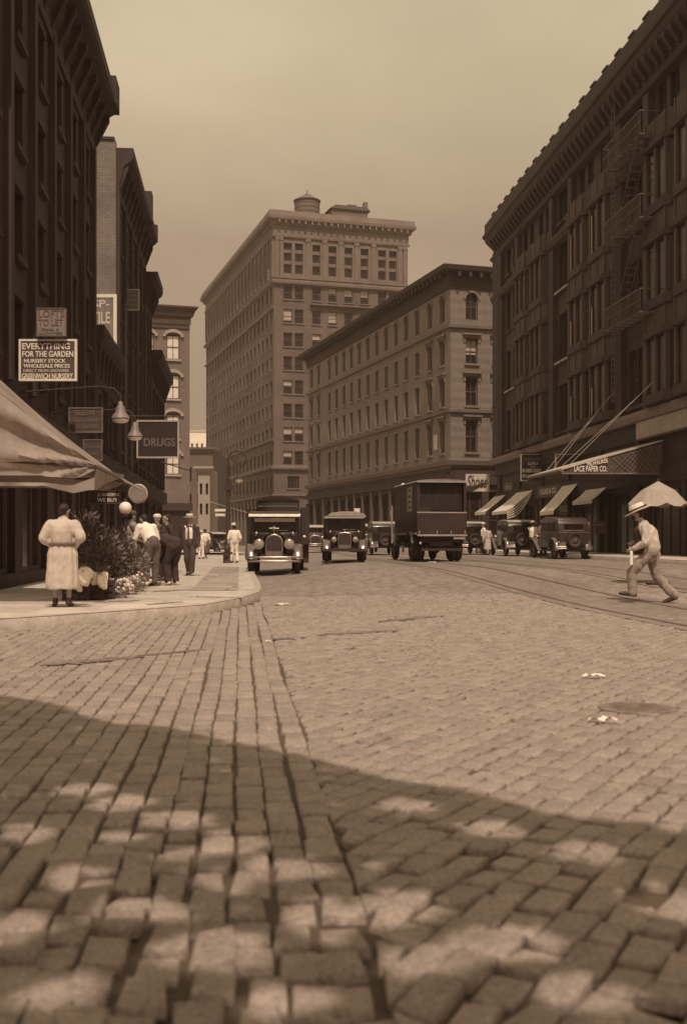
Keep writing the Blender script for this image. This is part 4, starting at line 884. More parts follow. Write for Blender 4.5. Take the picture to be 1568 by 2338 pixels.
Y = 46; board('wall_notice', 'dim framed notice on the dark wall right of the near parked sedan', at(1357, 56), at(1379, 56), zat(1217, 56), zat(1190, 56), 56.0, mat('dim_notice', .13, var=.5, scale=6), GRY, .04, [('OFFICE', 0, .7, .14, .7, GOLD, 0)], cat='notice')
# ---------------------------------------------------------------- street furniture
def street_lamp():
    Y = 52; x = px(521, Y); T_ = thing('street_lamp', 'tall dark crook street lamp with ladder arms on the left kerb', 'street lamp', (x, Y, .15+gz(x, Y)))
    a = MB(); a.lathe((0, 0, 0), [(.24, 0), (.24, .3), (.17, .45), (.15, 1.0), (.1, 1.15), (.075, 3.2), (.06, 4.6)], n=12); a.build('post', IRON, T_, 40)
    R = .42; pts = [(0, 0, 4.6)]+[(R-R*cos(t_), 0, 4.8+R*.9*sin(t_)) for t_ in [pi*k/14 for k in range(0, 20)]]; a = MB(); a.path(pts, .035, 7)
    a.torus((.3, 0, 4.85), .14, .02, axis=1, n=16, m=6); a.build('crook', IRON, T_, 50)
    a = MB(); a.path([(.05, 0, 4.35), (.3, 0, 4.3), (.45, 0, 4.15)], .02, 6); a.build('bracket', IRON, T_)
    a = MB(); a.lathe((.5, 0, 3.72), [(.05, .42), (.08, .36), (.2, .2), (.22, .14)], n=14); a.build('shade', IRON, T_); a = MB(); a.lathe((.5, 0, 3.72), [(.2, .13), (.19, .05), (.12, .0), (0, -.02)], n=14); a.build('globe', EN, T_, 60)
    a = MB(); a.path([(-1.0, .3, 2.85), (.2, 0, 2.5), (.9, -.3, 2.3)], .018, 6); a.build('ladder_arm', mat('wire_steel', .3), T_)
    s_ = MB(); s_.box(-.62, -.12, -.06, -.04, 2.36, 2.48); s_.box(-.6, -.14, -.06, -.04, 2.14, 2.26); s_.build('street_sign', WHT, T_)
    a = MB(); a.box(-.16, .16, -.12, .12, 3.35, 3.65); a.build('control_box', IRON, T_)
street_lamp()
def hydrant():
    Y = 50; x = px(519, Y); T_ = thing('fire_hydrant', 'dark fire hydrant on the left kerb beside the man in white', 'fire hydrant', (x, Y, .15+gz(x, Y)))
    a = MB(); a.lathe((0, 0, 0), [(.20, 0), (.20, .05), (.13, .1), (.13, .58), (.16, .6), (.16, .64), (.13, .72), (.06, .8), (.03, .82), (.03, .88), (0, .88)], n=16); a.build('body', IRON, T_, 40)
    a = MB(); a.cone((-.22, 0, .45), (.22, 0, .45), .06); a.cone((0, -.2, .38), (0, 0, .38), .075); a.build('outlet', IRON, T_)
    T2 = thing('refuse_box', 'dark iron box on a short post behind the hydrant', 'post box', (x+.03, Y+1.2, .15+gz(x, Y)))
    a = MB(); a.cbox(-.19, .19, -.15, .15, 1.02, 1.5, .04); a.build('box', IRON, T2); a = MB(); a.cone((0, 0, 0), (0, 0, 1.02), .05); a.build('post', IRON, T2)
hydrant()
Y = 60; x = px(815, Y); T_ = thing('stop_sign', 'small white square sign on a thin pole beyond the middle truck', 'sign', (x, Y, gz(x, Y)))
s_ = MB(); s_.box(-.155, .155, -.02, .02, zat(1176, Y)-.3, zat(1163.5, Y)-.3); s_.build('panel', WHT, T_); s_ = MB(); s_.cone((0, .04, 0), (0, .04, zat(1164, Y)-.35), .02); s_.build('pole', IRON, T_)
Y = 72; x = px(920, Y); T_ = thing('bracket_lamp', 'small white globe street lamp above the left end of the delivery van', 'street lamp', (x, Y, gz(x, Y)))
g0 = gz(x, Y); s_ = MB(); s_.ell((0, 0, zat(1108, Y)-g0), .14, 14, 10); s_.build('globe', EN, T_, 80); s_ = MB(); s_.cone((0, .02, 0), (0, .02, zat(1108, Y)-g0-.13), .07, .035); s_.build('post', IRON, T_)
Y = 58; T_ = thing('wall_lamp', 'small pale wall lamp right of the near parked sedan', 'lamp', (at(1344, 58), 58, zat(1199, 58)))
s_ = MB(); s_.ell((0, 0, 0), (.13, .13, .17), 14, 9); s_.build('globe', EN, T_, 80); s_ = MB(); s_.cone((0, 0, .15), (.1, .3, .3), .03); s_.build('bracket', IRON, T_)
# ---------------------------------------------------------------- vehicles (front towards +y, origin on the ground)
PT = mat('car_paint_black', .014, rough=.28, var=.5, scale=2, coat=.4); PT2 = mat('car_paint_brown', .030, rough=.35, var=.4, scale=2, coat=.3); TYR = mat('tyre', .025, rough=.85, var=.3); CHR = mat('nickel', .38, rough=.3, metal=.9, var=.1); RIM = mat('wheel_spoke', .12, rough=.5); TOP = mat('roof_fabric', .30, rough=.85, var=.25, scale=3); LENS = mat('headlamp_glass', .26, rough=.12, var=.3, scale=20, spec=.8); FND = mat('fender_paint', .09, rough=.25, var=.5, scale=2, coat=.8); CW = mat('window_dark', .012, rough=.15, spec=.5); CORE = mat('radiator_core', .03, rough=.6, var=.6, scale=30); WOOD = mat('truck_wood', .026, var=.4, scale=3, stretch=(3, 3, .5)); PLATE = mat('number_plate', .13, var=.4, scale=20)
def wheel_mesh():
    t_ = MB(); t_.torus((0, 0, 0), .33, .075, axis=0, n=30, m=10); r = MB()
    r.torus((0, 0, 0), .255, .025, axis=0, n=26, m=6)
    for k in range(12): a = 2*pi*k/12; r.cone((0, 0, 0), (0, .25*cos(a), .25*sin(a)), .018, .014, n=5)
    r.cone((-.08, 0, 0), (.08, 0, 0), .065, .05, n=12); return t_.mesh('wheel', TYR, 60), r.mesh('rim', RIM, 40)
WM = wheel_mesh()
def wheel(T_, x, y, s=1.0, dual=False, wd=1.0, z=None, M=None, name='wheel'):
    M = M or (Matrix.Translation((x, y, .405*s if z is None else z)) @ Matrix.Diagonal((s*wd, s, s, 1)))
    o = inst(WM[0], name, T_, M); inst(WM[1], 'rim', o, Matrix()); return o
def fender(path, x0, w, th=.012, crown=.05):
    m = MB(); n = len(path); sec = [(-w/2, -crown), (-w/2+.03, -.02), (-w*.2, 0), (w*.2, 0), (w/2-.03, -.02), (w/2, -crown)]; vs = []; k = len(sec)
    for i, (y, z) in enumerate(path):
        a = Vector(path[max(0, i-1)]); b_ = Vector(path[min(n-1, i+1)]); d = (b_-a).normalized(); nr = Vector((-d.y, d.x)); nr = nr if nr.y > 0 or abs(nr.y) < .2 else -nr
        for (sx_, sz_) in sec: p = Vector((y, z))+nr*sz_; vs.append((x0+sx_, p.x, p.y))
    m.add(vs, [(i*k+j, (i+1)*k+j, (i+1)*k+j+1, i*k+j+1) for i in range(n-1) for j in range(k-1)])
    # thickness: a second skin just inside
    v2 = [(x, y, z-.012) for (x, y, z) in vs]; m.add(v2, [(i*k+j, (i+1)*k+j, (i+1)*k+j+1, i*k+j+1) for i in range(n-1) for j in range(k-1)])
    return m
def arc(cy, cz, R, a0, a1, n=12): return [(cy+R*cos(radians(a0+(a1-a0)*k/n)), cz+R*sin(radians(a0+(a1-a0)*k/n))) for k in range(n+1)]
def headlight(T_, x, y, z, r=.12):
    m = MB(); m.M = Matrix.Translation((x, y, z)) @ Matrix.Rotation(-pi/2, 4, 'X'); m.lathe((0, 0, 0), [(.02, -r*1.3), (r*.5, -r*1.15), (r*.85, -r*.5), (r, -.01), (r*1.07, 0), (r*1.07, .02), (r*.95, .025)], n=20); o = m.build('headlight', CHR, T_, 50)
    m = MB(); m.M = Matrix.Translation((x, y, z)) @ Matrix.Rotation(-pi/2, 4, 'X'); m.lathe((0, 0, 0), [(r*.96, .01), (r*.7, .04), (r*.3, .055), (0, .06)], n=20); m.build('lens', LENS, o, 60)
def sedan(label, X, Y, rz, scale=1.0, paint=None, group=None, roofm=None, spare=True, trunk=False):
    paint = paint or PT; T_ = thing('sedan', label, 'car', (X, Y, gz(X, Y)+.006), rz, group); T_.scale = (scale,)*3
    prof = [(-1.80, .55), (-1.90, .75), (-1.92, 1.15), (-1.86, 1.55), (-1.72, 1.74), (-1.3, 1.81), (-.2, 1.84), (.42, 1.79), (.55, 1.70), (.62, 1.22), (.72, 1.2), (.72, .5), (-1.75, .5)]
    m = MB(); m.prism(prof, -.69, .69, axis=0, bevel=.09); m.build('body', paint, T_, 40)
    m = MB(); m.prism([(-1.80, 1.60), (-1.70, 1.765), (-1.3, 1.835), (-.2, 1.865), (.44, 1.815), (.62, 1.70), (.60, 1.66)], -.66, .66, axis=0, bevel=.04); m.build('roof', roofm or paint, T_, 40)
    for sx_ in (-1, 1):
        for (a, b_) in ((-1.55, -1.0), (-.92, -.28), (-.2, .48)): m = MB(); m.box(sx_*.692-.004, sx_*.692+.004, a, b_, 1.22, 1.60); m.build('side_window', CW, T_)
    m = MB(); m.box(-.42, .42, -1.915, -1.895, 1.27, 1.53); m.build('rear_window', CW, T_); m = MB(); m.box(-.47, .47, -1.912, -1.90, 1.23, 1.265); m.box(-.47, .47, -1.912, -1.90, 1.535, 1.56); m.box(-.70, .70, -1.935, -1.915, 1.14, 1.17); m.build('moulding', CHR if paint is PT2 else paint, T_)
    m = MB(); m.box(-.56, .56, .585, .60, 1.28, 1.62); m.build('windscreen', CW, T_)
    m = MB(); m.prism([(-.56, .55), (.56, .55), (.56, 1.02), (.40, 1.17), (.15, 1.21), (-.15, 1.21), (-.40, 1.17), (-.56, 1.02)], .72, .74, axis=1)
    a = [(-.54, .55), (.54, .55), (.54, 1.0), (.38, 1.15), (.14, 1.19), (-.14, 1.19), (-.38, 1.15), (-.54, 1.0)]; b_ = [(x*.68, .55+(z-.55)*.93) for x, z in a]
    m.add([(x, .74, z) for x, z in a]+[(x, 1.85, z) for x, z in b_], [(i, (i+1) % 8, 8+(i+1) % 8, 8+i) for i in range(8)]); m.build('bonnet', paint, T_, 35)
    m = MB(); m.prism([(x*1.06, z*1.01) for x, z in b_], 1.85, 1.95, axis=1, bevel=.02); o = m.build('radiator', CHR, T_, 40); m = MB(); m.prism([(x*.86, .58+(z-.55)*.86) for x, z in b_], 1.951, 1.958, axis=1); m.build('core', CORE, o)
    for sx_ in (-1, 1):
        fpath = [(2.15, .42)]+arc(1.62, .42, .52, 15, 120, 10)+[(1.05, .70), (.75, .48), (.5, .36)]
        fender(fpath, sx_*.66, .30).build('fender', FND, T_, 60)
        rp_ = [(-.85, .36)]+arc(-1.38, .42, .52, 10, 165, 12)+[(-1.95, .45), (-2.02, .40)]
        fender(rp_, sx_*.68, .30).build('fender', FND, T_, 60)
        m = MB(); m.box(sx_*.70-.13, sx_*.70+.13, -.85, .5, .33, .37); m.build('running_board', paint, T_)
        wheel(T_, sx_*.68, 1.62); wheel(T_, sx_*.68, -1.38); headlight(T_, sx_*.48, 1.86, .98)
    m = MB(); m.box(-.5, .5, -1.9, 1.9, .38, .5); m.build('chassis', BLK, T_)
    m = MB()
    for z in (.48, .58): m.path([(-.78, 2.2, z), (-.5, 2.3, z), (0, 2.33, z), (.5, 2.3, z), (.78, 2.2, z)], .022, 6)
    m.build('bumper', CHR, T_, 60)
    if spare:
        wheel(T_, 0, 0, M=Matrix.Translation((0, -2.05, .82)) @ Matrix.Rotation(pi/2, 4, 'Z') @ Matrix.Diagonal((1.1, .88, .88, 1)), name='spare_wheel')
    m = MB()
    for z in (.46, .54): m.path([(-.78, -2.12, z), (-.5, -2.2, z), (-.42, -2.21, z)], .02, 6); m.path([(.78, -2.12, z), (.5, -2.2, z), (.42, -2.21, z)], .02, 6)
    m.build('rear_bumper', CHR, T_, 60); m = MB(); m.box(-.68, -.4, -2.04, -2.02, .6, .74); m.build('number_plate', PLATE, T_); m = MB(); m.ell((-.7, -1.98, .72), .045, 10, 7); m.build('tail_lamp', LENS, T_, 60)
    return T_
AXR = math.atan2(.0925, 1)
# parked at the right kerb
c2 = sedan('brown parked sedan at the right kerb, nearer one, with low spare wheel', *[px(1277, 50.5), 50.5], AXR+.04, 1.0, PT2, 'sedans parked along the right kerb', PT2)
c1 = sedan('black parked sedan at the right kerb, farther one, spare wheel upright on its back', px(1170, 58.5), 58.5, AXR+.0, 1.0, PT, 'sedans parked along the right kerb', TOP)
sedan('dark sedan parked at the right kerb half hidden by the delivery van', px(1063, 64), 64, AXR+.05, 1.0, PT, 'sedans parked along the right kerb', TOP)
sedan('black sedan driving away between the middle truck and the delivery van', px(869, 62), 62, AXR, .98, PT, None, TOP)
sedan('dark car seen in the gap between the two trucks, facing the viewer', px(716, 76), 76, AXR+pi, 1.0, PT2, None, TOP, spare=False)
sedan('dark car half hidden behind the right shoulder of the middle truck', px(828, 74), 74, AXR+pi, 1.0, PT, None, TOP, spare=False)
sedan('low dark car beyond the pavement at the far left kerb', at(494, 92), 92, AXR+pi+.5, .95, PT, None, TOP, spare=False)
# delivery truck facing us, cargo body behind
def truck(label, X, Y, rz, plain=False):
    T_ = thing('delivery_truck', label, 'truck', (X, Y, gz(X, Y)+.006), rz)
    for sx_ in (-1, 1):
        wheel(T_, sx_*.78, 2.0, 1.05, wd=1.15); wheel(T_, sx_*.92, -1.7, 1.15, wd=1.3); wheel(T_, sx_*.70, -1.7, 1.15, wd=1.3)
        fender([(2.62, .55)]+arc(2.0, .45, .6, 25, 120, 10)+[(1.4, .75), (1.1, .5)], sx_*.78, .36, crown=.07).build('fender', FND, T_, 60)
        headlight(T_, sx_*(.46 if plain else .50), 2.62, 1.04, .12 if plain else .165); m = MB(); m.cone((sx_*.50, 2.5, .7), (sx_*.50, 2.55, .92), .025); m.build('lamp_bracket', BLK, T_)
        m = MB(); m.ell((sx_*.62, 1.38, 1.38), (.06, .05, .085), 10, 7); m.build('cowl_lamp', CHR, T_, 60)
    m = MB(); m.box(-.42, .42, -3.0, 2.5, .55, .72); m.build('chassis', BLK, T_)
    a = [(-.60, .7), (.60, .7), (.60, 1.15), (.45, 1.36), (.18, 1.42), (-.18, 1.42), (-.45, 1.36), (-.60, 1.15)]; b_ = [(x*.66, .72+(z-.7)*.9) for x, z in a]
    m = MB(); m.add([(x, 1.25, z) for x, z in a]+[(x, 2.4, z) for x, z in b_], [(i, (i+1) % 8, 8+(i+1) % 8, 8+i) for i in range(8)]); m.build('bonnet', PT2, T_, 35)
    ra = [(-.30, .62), (.30, .62), (.30, 1.16), (.24, 1.28), (.1, 1.36), (0, 1.38), (-.1, 1.36), (-.24, 1.28), (-.30, 1.16)]
    if plain: ra = [(-.30, .58), (.30, .58), (.30, 1.30), (.22, 1.36), (0, 1.39), (-.22, 1.36), (-.30, 1.30)]
    m = MB(); m.prism(ra, 2.4, 2.54, axis=1, bevel=.03); o = m.build('radiator', CHR, T_, 40); m = MB(); m.prism([(x*.86, .68+(z-.62)*.86) for x, z in ra], 2.541, 2.55, axis=1); m.build('core', CORE, o)
    m = MB(); m.cone((0, 2.47, 1.36), (0, 2.47, 1.47 if plain else 1.56), .02); plain or m.path([(-.16, 2.47, 1.56), (0, 2.47, 1.57), (.16, 2.47, 1.56)], .018, 6); m.ell((0, 2.47, 1.48 if plain else 1.6), .035, 8, 6); m.build('cap', CHR, T_, 60)
    m = MB(); m.box(-.24, .24, 2.63, 2.65, .62, .80); m.build('number_plate', PLATE, T_)
    m = MB()
    for z in (() if plain else (.47, .60)): m.path([(-.86, 2.68, z), (-.78, 2.78, z), (-.4, 2.84, z), (0, 2.85, z), (.4, 2.84, z), (.78, 2.78, z), (.86, 2.68, z)], .035, 7)
    m.box(-.88, .88, 2.62, 2.70, .50 if plain else .44, .64 if plain else .5); m.build('bumper', PT2 if plain else CHR, T_, 60)
    m = MB()                                                   # cab: posts, cowl, roof
    m.prism([(.2, .62), (1.25, .62), (1.25, 1.42), (1.2, 1.44), (.2, 1.3)], -.80, .80, axis=0, bevel=.04)
    for sx_ in (-1, 1): m.box(sx_*.78-.05, sx_*.78+.05, 1.02, 1.16, 1.3, 2.05); m.box(sx_*.78-.05, sx_*.78+.05, .0, .14, 1.2, 2.05)
    m.box(-.83, .83, -.1, .0, .62, 2.1); m.prism([(-.15, 2.05), (1.2, 2.05), (1.25, 2.09), (1.1, 2.16), (-.15, 2.18)], -.86, .86, axis=0, bevel=.02); m.build('cab', PT, T_, 40)
    m = MB(); m.quad((-.73, 1.12, 1.44), (.73, 1.12, 1.44), (.73, 1.1, 2.05), (-.73, 1.1, 2.05)); m.build('windscreen', CW, T_)
    vw = mat('visor_white', .62) if not plain else TOP
    m = MB(); m.prism([(1.12, 2.10), (1.55, 1.99), (1.55, 1.965), (1.12, 2.07)] if not plain else [(1.12, 2.12), (1.4, 2.09), (1.4, 2.03), (1.12, 2.05)], -.88, .88, axis=0); m.build('visor', vw, T_)
    if not plain: m = MB(); m.box(-.70, .70, 1.12, 1.16, 1.80, 1.93); m.build('blind', vw, T_)
    m = MB(); m.path([(-.45, 1.18, 1.5), (.1, 1.22, 1.52)], .012, 5); m.build('wiper', CHR, T_)
    return T_
tk = truck('dark delivery truck at the left kerb facing the viewer, white visor and twin bar bumper', px(628, 39.6), 39.6, AXR+pi-.045)
m = MB(); m.cbox(-1.02, 1.02, -3.1, -.15, .95, 1.05, .02)          # cargo box behind the cab (local x mirrored for the viewer)
m.cbox(-.86, .66, -3.0, -.18, 1.05, 2.58, .05); m.prism([(-.9, 2.56), (.7, 2.56), (.45, 2.66), (-.1, 2.7), (-.65, 2.66)], -3.05, -.14, axis=1); m.build('cargo_box', PT, tk, 40)
m = MB(); m.box(-.80, .62, -.178, -.165, 2.36, 2.40); m.box(-.80, .62, -.178, -.165, 2.08, 2.10); m.build('moulding', RIM, tk)
m = MB(); m.cbox(-1.22, -.9, -3.0, -.3, 1.0, 2.35, .03); m.box(-1.2, -1.0, -2.6, -.6, .35, 1.02); m.build('side_rack', WOOD, tk); m = MB(); m.box(.68, 1.0, -2.9, -.3, 1.05, 2.28); m.build('side_rack', WOOD, tk)
m = MB(); m.M = Matrix.Translation((-1.02, .9, 1.28)); m.ell((0, 0, 0), (.09, .03, .05), 12, 8); m.build('mirror', CHR, tk, 60)
# middle truck
tm = truck('light roofed delivery truck driving towards the viewer in the middle of the street', px(786, 47), 47, AXR+pi-.09, plain=True)
tm.scale = (.93, .93, .88)
m = MB(); m.prism([(-.98, 2.1), (.84, 2.1), (.6, 2.30), (.1, 2.37), (-.5, 2.36), (-.9, 2.24)], -3.0, .9, axis=1); m.build('canvas_top', TOP, tm, 50)
m = MB(); m.cbox(-.95, .95, -3.0, -.12, .9, 2.1, .04); m.build('cargo_box', PT2, tm, 40)
# delivery van seen from behind
def van():
    Y = 43.2; X = px(1008, Y); T_ = thing('delivery_van', 'tall dark delivery van seen from behind with open upper back and tailgate', 'van', (X, Y, gz(X, Y)+.006), AXR+.06)
    w = .98; L_ = 4.3; zb, zt = 1.08, 3.08; BR = mat('van_paint', .024, rough=.45, var=.3, scale=1.5)
    m = MB(); m.box(-w, -w+.05, 0, L_, zb, zt); m.box(w-.05, w, 0, L_, zb, zt); m.box(-w+.05, w-.05, L_-.05, L_, zb, zt); m.box(-w, w, -.02, L_, zb-.06, zb); m.box(-w, -w+.11, -.03, -.001, zb, zt); m.box(w-.11, w, -.03, -.001, zb, zt); m.build('body', BR, T_)
    m = MB(); n = 10; pr = [(-w-.04, zt), (w+.04, zt)]+[(w*cos(pi*k/n)*1.02, zt+.02+.10*sin(pi*k/n)) for k in range(1, n)]; m.prism(pr, -.10, L_+.1, axis=1); m.build('roof', mat('van_roof', .16, var=.3), T_, 30)
    m = MB(); m.box(-w-.03, w+.03, -.13, -.10, zt-.02, zt+.05); m.build('roof_edge', mat('van_edge', .26), T_)
    m = MB(); m.cbox(-w, w, -.07, -.03, zb+.0, zb+.85, .01); m.box(-w, -w+.55, -.05, -.03, zb+.85, zb+1.03); m.build('tailgate', BR, T_); m = MB(); m.box(-w, w, -.085, -.07, zb+.80, zb+.85); m.box(-w, w, -.16, -.03, zb-.09, zb-.02)
    for x in (-.9, -.2, .35, .9): m.cone((x, -.1, zb-.0), (x, -.1, zb+.12), .025)
    m.build('tailgate_rail', mat('van_edge', .26), T_)
    m = MB()
    for k in range(9): m.quad((-w+.12+k*.19, .12+.03*(k % 2), zb+.9), (-w+.12+(k+1)*.19, .12+.03*((k+1) % 2), zb+.9), (-w+.12+(k+1)*.19, .12+.03*((k+1) % 2), zt-.05), (-w+.12+k*.19, .12+.03*(k % 2), zt-.05))
    m.build('curtain', mat('van_curtain', .014, var=.6, scale=3), T_)
    m = MB(); m.box(-w-.012, -w-.003, .85, 1.75, zb+.9, zb+1.85); o = m.build('poster', mat('poster_paper', .4, var=.2), T_, label='pale poster on the side of the van')
    m = MB(); [m.box(-w-.016, -w-.012, 1.0, 1.55, zb+1.0+.22*k, zb+1.1+.22*k) for k in range(4)]; m.build('print', GLT, o)
    m = MB(); m.box(-w-.06, -w+.02, -0, L_, zb-.02, zb+.03); m.build('side_rail', mat('van_edge', .26), T_)
    m = MB(); m.prism([(L_, .75), (L_+1.2, .75), (L_+1.2, 1.3), (L_+.5, 1.4), (L_+.45, 2.3), (L_, 2.5)], -.85, .85, axis=0, bevel=.05); m.build('cab', PT, T_, 40)
    m = MB(); m.box(-w-.1, -w-.04, L_+.25, L_+.31, .7, 2.3); m.box(-w-.14, -w-.06, L_+.3, L_+.34, 1.9, 2.1); m.build('mirror_post', mat('van_edge', .26), T_)
    m = MB(); m.box(-.45, .45, .1, L_+1.3, .6, .78); m.cone((-.95, 1.05, .5), (.95, 1.05, .5), .08); m.ell((0, 1.05, .5), .2, 12, 8); m.box(-.75, .75, .3, .4, .75, 1.0); m.build('chassis', BLK, T_)
    for sx_ in (-1, 1):
        for e in (.88, .64): wheel(T_, sx_*e, 1.05, 1.2, wd=1.4)
        wheel(T_, sx_*.82, L_+.7, 1.12, wd=1.3)
        fender(arc(L_+.7, .5, .62, 10, 170, 10), sx_*.85, .34).build('fender', FND, T_, 60)
        fender(arc(1.05, .5, .68, 20, 160, 10), sx_*.80, .6, crown=.02).build('fender', BLK, T_, 60)
    m = MB(); m.box(.45, .9, -.1, -.07, .88, .96); m.build('number_plate', mat('pale_plate', .5), T_); m = MB(); m.ell((-.85, -.05, .72), .06, 10, 7); m.build('tail_lamp', LENS, T_, 60)
    m = MB(); m.box(-.8, .8, -.05, .0, .42, .52); m.build('rear_bumper', BLK, T_)
van()
# ---------------------------------------------------------------- people: tapered capsules fused by a voxel remesh into one surface
SKIN = mat('skin', .27, rough=.6, var=.1, scale=6); HAIR = mat('hair', .02, rough=.7, var=.4, scale=20); SHOE = mat('shoe_leather', .03, rough=.4); WSHIRT = mat('white_cotton', .74, rough=.9, var=.08, scale=4, bump=.1); DSUIT = mat('dark_wool', .035, rough=.9, var=.35, scale=3, bump=.1); BCOAT = mat('beige_cloth', .44, rough=.9, var=.12, scale=3, bump=.15); STRAW = mat('straw', .66, rough=.8, var=.1, scale=10); GSUIT = mat('grey_wool', .10, rough=.9, var=.35, scale=3)
def blob(parts, vox, name, m, parent, wr=0.0, wf=9, label=None, smooth=2):
    mb = MB(); bpy_parts = parts
    for p in parts:
        if p[0] == 'c': mb.cone(p[1], p[2], p[3], p[4], n=12); mb.ell(p[1], p[3]*.995, 12, 8); mb.ell(p[2], p[4]*.995, 12, 8)
        elif p[0] == 'e': mb.ell(p[1], p[2], 16, 12)
        elif p[0] == 'l': mb.lathe(p[1], p[2], n=28, fold=p[3] if len(p) > 3 else 0, nf=p[4] if len(p) > 4 else 7, ex=p[5] if len(p) > 5 else 1, ey=p[6] if len(p) > 6 else 1)
        elif p[0] == 'b': mb.cbox(*p[1])
    me = mb.mesh('t', m); o = bpy.data.objects.new('t', me); C.objects.link(o)
    r = o.modifiers.new('r', 'REMESH'); r.mode = 'VOXEL'; r.voxel_size = vox; r.use_smooth_shade = True
    s_ = o.modifiers.new('s', 'SMOOTH'); s_.iterations = smooth; s_.factor = .5
    dg = bpy.context.evaluated_depsgraph_get(); me2 = bpy.data.meshes.new_from_object(o.evaluated_get(dg)); bpy.data.objects.remove(o); me2.name = name
    if wr:
        n = len(me2.vertices); co = np.empty(n*3); no = np.empty(n*3); me2.vertices.foreach_get('co', co); me2.vertices.foreach_get('normal', no); co = co.reshape(-1, 3); no = no.reshape(-1, 3)
        d = np.array([noise.noise(Vector((x*wf, y*wf, z*wf*.22)))+.5*noise.noise(Vector((x*wf*2, y*wf*2, z*wf+9))) for x, y, z in co]); co += no*d[:, None]*wr; me2.vertices.foreach_set('co', co.ravel())
    me2.materials.clear(); me2.materials.append(m); me2.shade_smooth(); q = bpy.data.objects.new(name, me2); C.objects.link(q); q.parent = parent
    if label: q['label'] = label
    return q
J0 = dict(pel=(0, 0, .96), che=(0, 0, 1.28), nek=(0, 0, 1.46), hed=(0, .02, 1.62), shl=(-.19, 0, 1.40), shr=(.19, 0, 1.40), ell=(-.25, -.03, 1.12), elr=(.25, -.03, 1.12), wrl=(-.27, .06, .87), wrr=(.27, .06, .87),
          hil=(-.09, 0, .93), hir=(.09, 0, .93), knl=(-.11, .02, .50), knr=(.11, .02, .50), anl=(-.11, -.02, .09), anr=(.11, -.02, .09), tol=(-.12, .14, .04), tor=(.12, .14, .04))
V3 = Vector
def body(J, T_, hand_dir=None, vox=.011):
    g = {k: V3(v) for k, v in J.items()}; P = []
    def c(a, b_, r0, r1): P.append(('c', g[a] if isinstance(a, str) else a, g[b_] if isinstance(b_, str) else b_, r0, r1))
    c('pel', 'che', .13, .14); c('che', 'nek', .14, .07); c('shl', 'shr', .065, .065); c('nek', 'hed', .055, .055)
    for s in 'lr':
        c('sh'+s, 'el'+s, .052, .042); c('el'+s, 'wr'+s, .042, .028); c('hi'+s, 'kn'+s, .085, .058); c('kn'+s, 'an'+s, .056, .036); c('an'+s, 'to'+s, .04, .032)
    h = g['hed']; fwd = V3((0, 1, 0))
    if 'face' in J: fwd = V3(J['face']).normalized()
    up = V3((0, 0, 1)); sd = fwd.cross(up).normalized(); up = sd.cross(fwd)
    P.append(('e', h+up*.03, (.078, .092, .10))); P.append(('c', h+up*.0-fwd*.0, h-up*.065+fwd*.045, .065, .04)); P.append(('c', h+fwd*.088+up*.02, h+fwd*.105-up*.012, .010, .014)); P.append(('c', h+fwd*.082+up*.035-sd*.04, h+fwd*.082+up*.035+sd*.04, .014, .014)); P.append(('e', h+fwd*.078-up*.045, (.02, .014, .01)))
    for s in (-1, 1): P.append(('e', h+sd*s*.08+up*.005, (.013, .02, .03))); P.append(('e', h+fwd*.078+up*.018+sd*s*.03, .012))
    for s in 'lr':
        w = g['wr'+s]; d = (w-g['el'+s]).normalized() if not hand_dir or s not in hand_dir else V3(hand_dir[s]).normalized()
        sdv = d.orthogonal().normalized(); sdv = V3((0, 1, 0)).cross(d) if abs(d.y) < .8 else V3((1, 0, 0)); sdv.normalize(); nn = d.cross(sdv).normalized()
        P.append(('c', w, w+d*.075, .026, .034)); 
        for q, ln in zip((-1.5, -.5, .5, 1.5), (.065, .078, .075, .055)): b0 = w+d*.085+nn*q*.019; m1_ = b0+d*ln*.55; P.append(('c', b0, m1_, .0105, .0095)); P.append(('c', m1_, m1_+(d*.75+sdv*.65).normalized()*ln*.5, .0095, .008))
        t0 = w+d*.03-nn*.03; P.append(('c', t0, t0+(d-nn*.9).normalized()*.05, .013, .010))
    return blob(P, vox, 'body', SKIN, T_, smooth=2)
def hair(J, T_, m=HAIR, bun=False, vol=1.0, back=None):
    h = V3(J['hed']); fwd = V3(J.get('face', (0, 1, 0))).normalized(); P = [('e', h+V3((0, 0, .055))-fwd*.022, (.086*vol, .096*vol, .085*vol)), ('e', h+V3((0, 0, -.0))-fwd*.045, (.075*vol, .06*vol, .07*vol))]
    if bun: P.append(('e', h-fwd*.10+V3((0, 0, .03)), .055)); P.append(('e', h+V3((0, 0, .09)), (.10, .10, .05)))
    return blob(P, .011, 'hair', m, T_, wr=.006, wf=30)
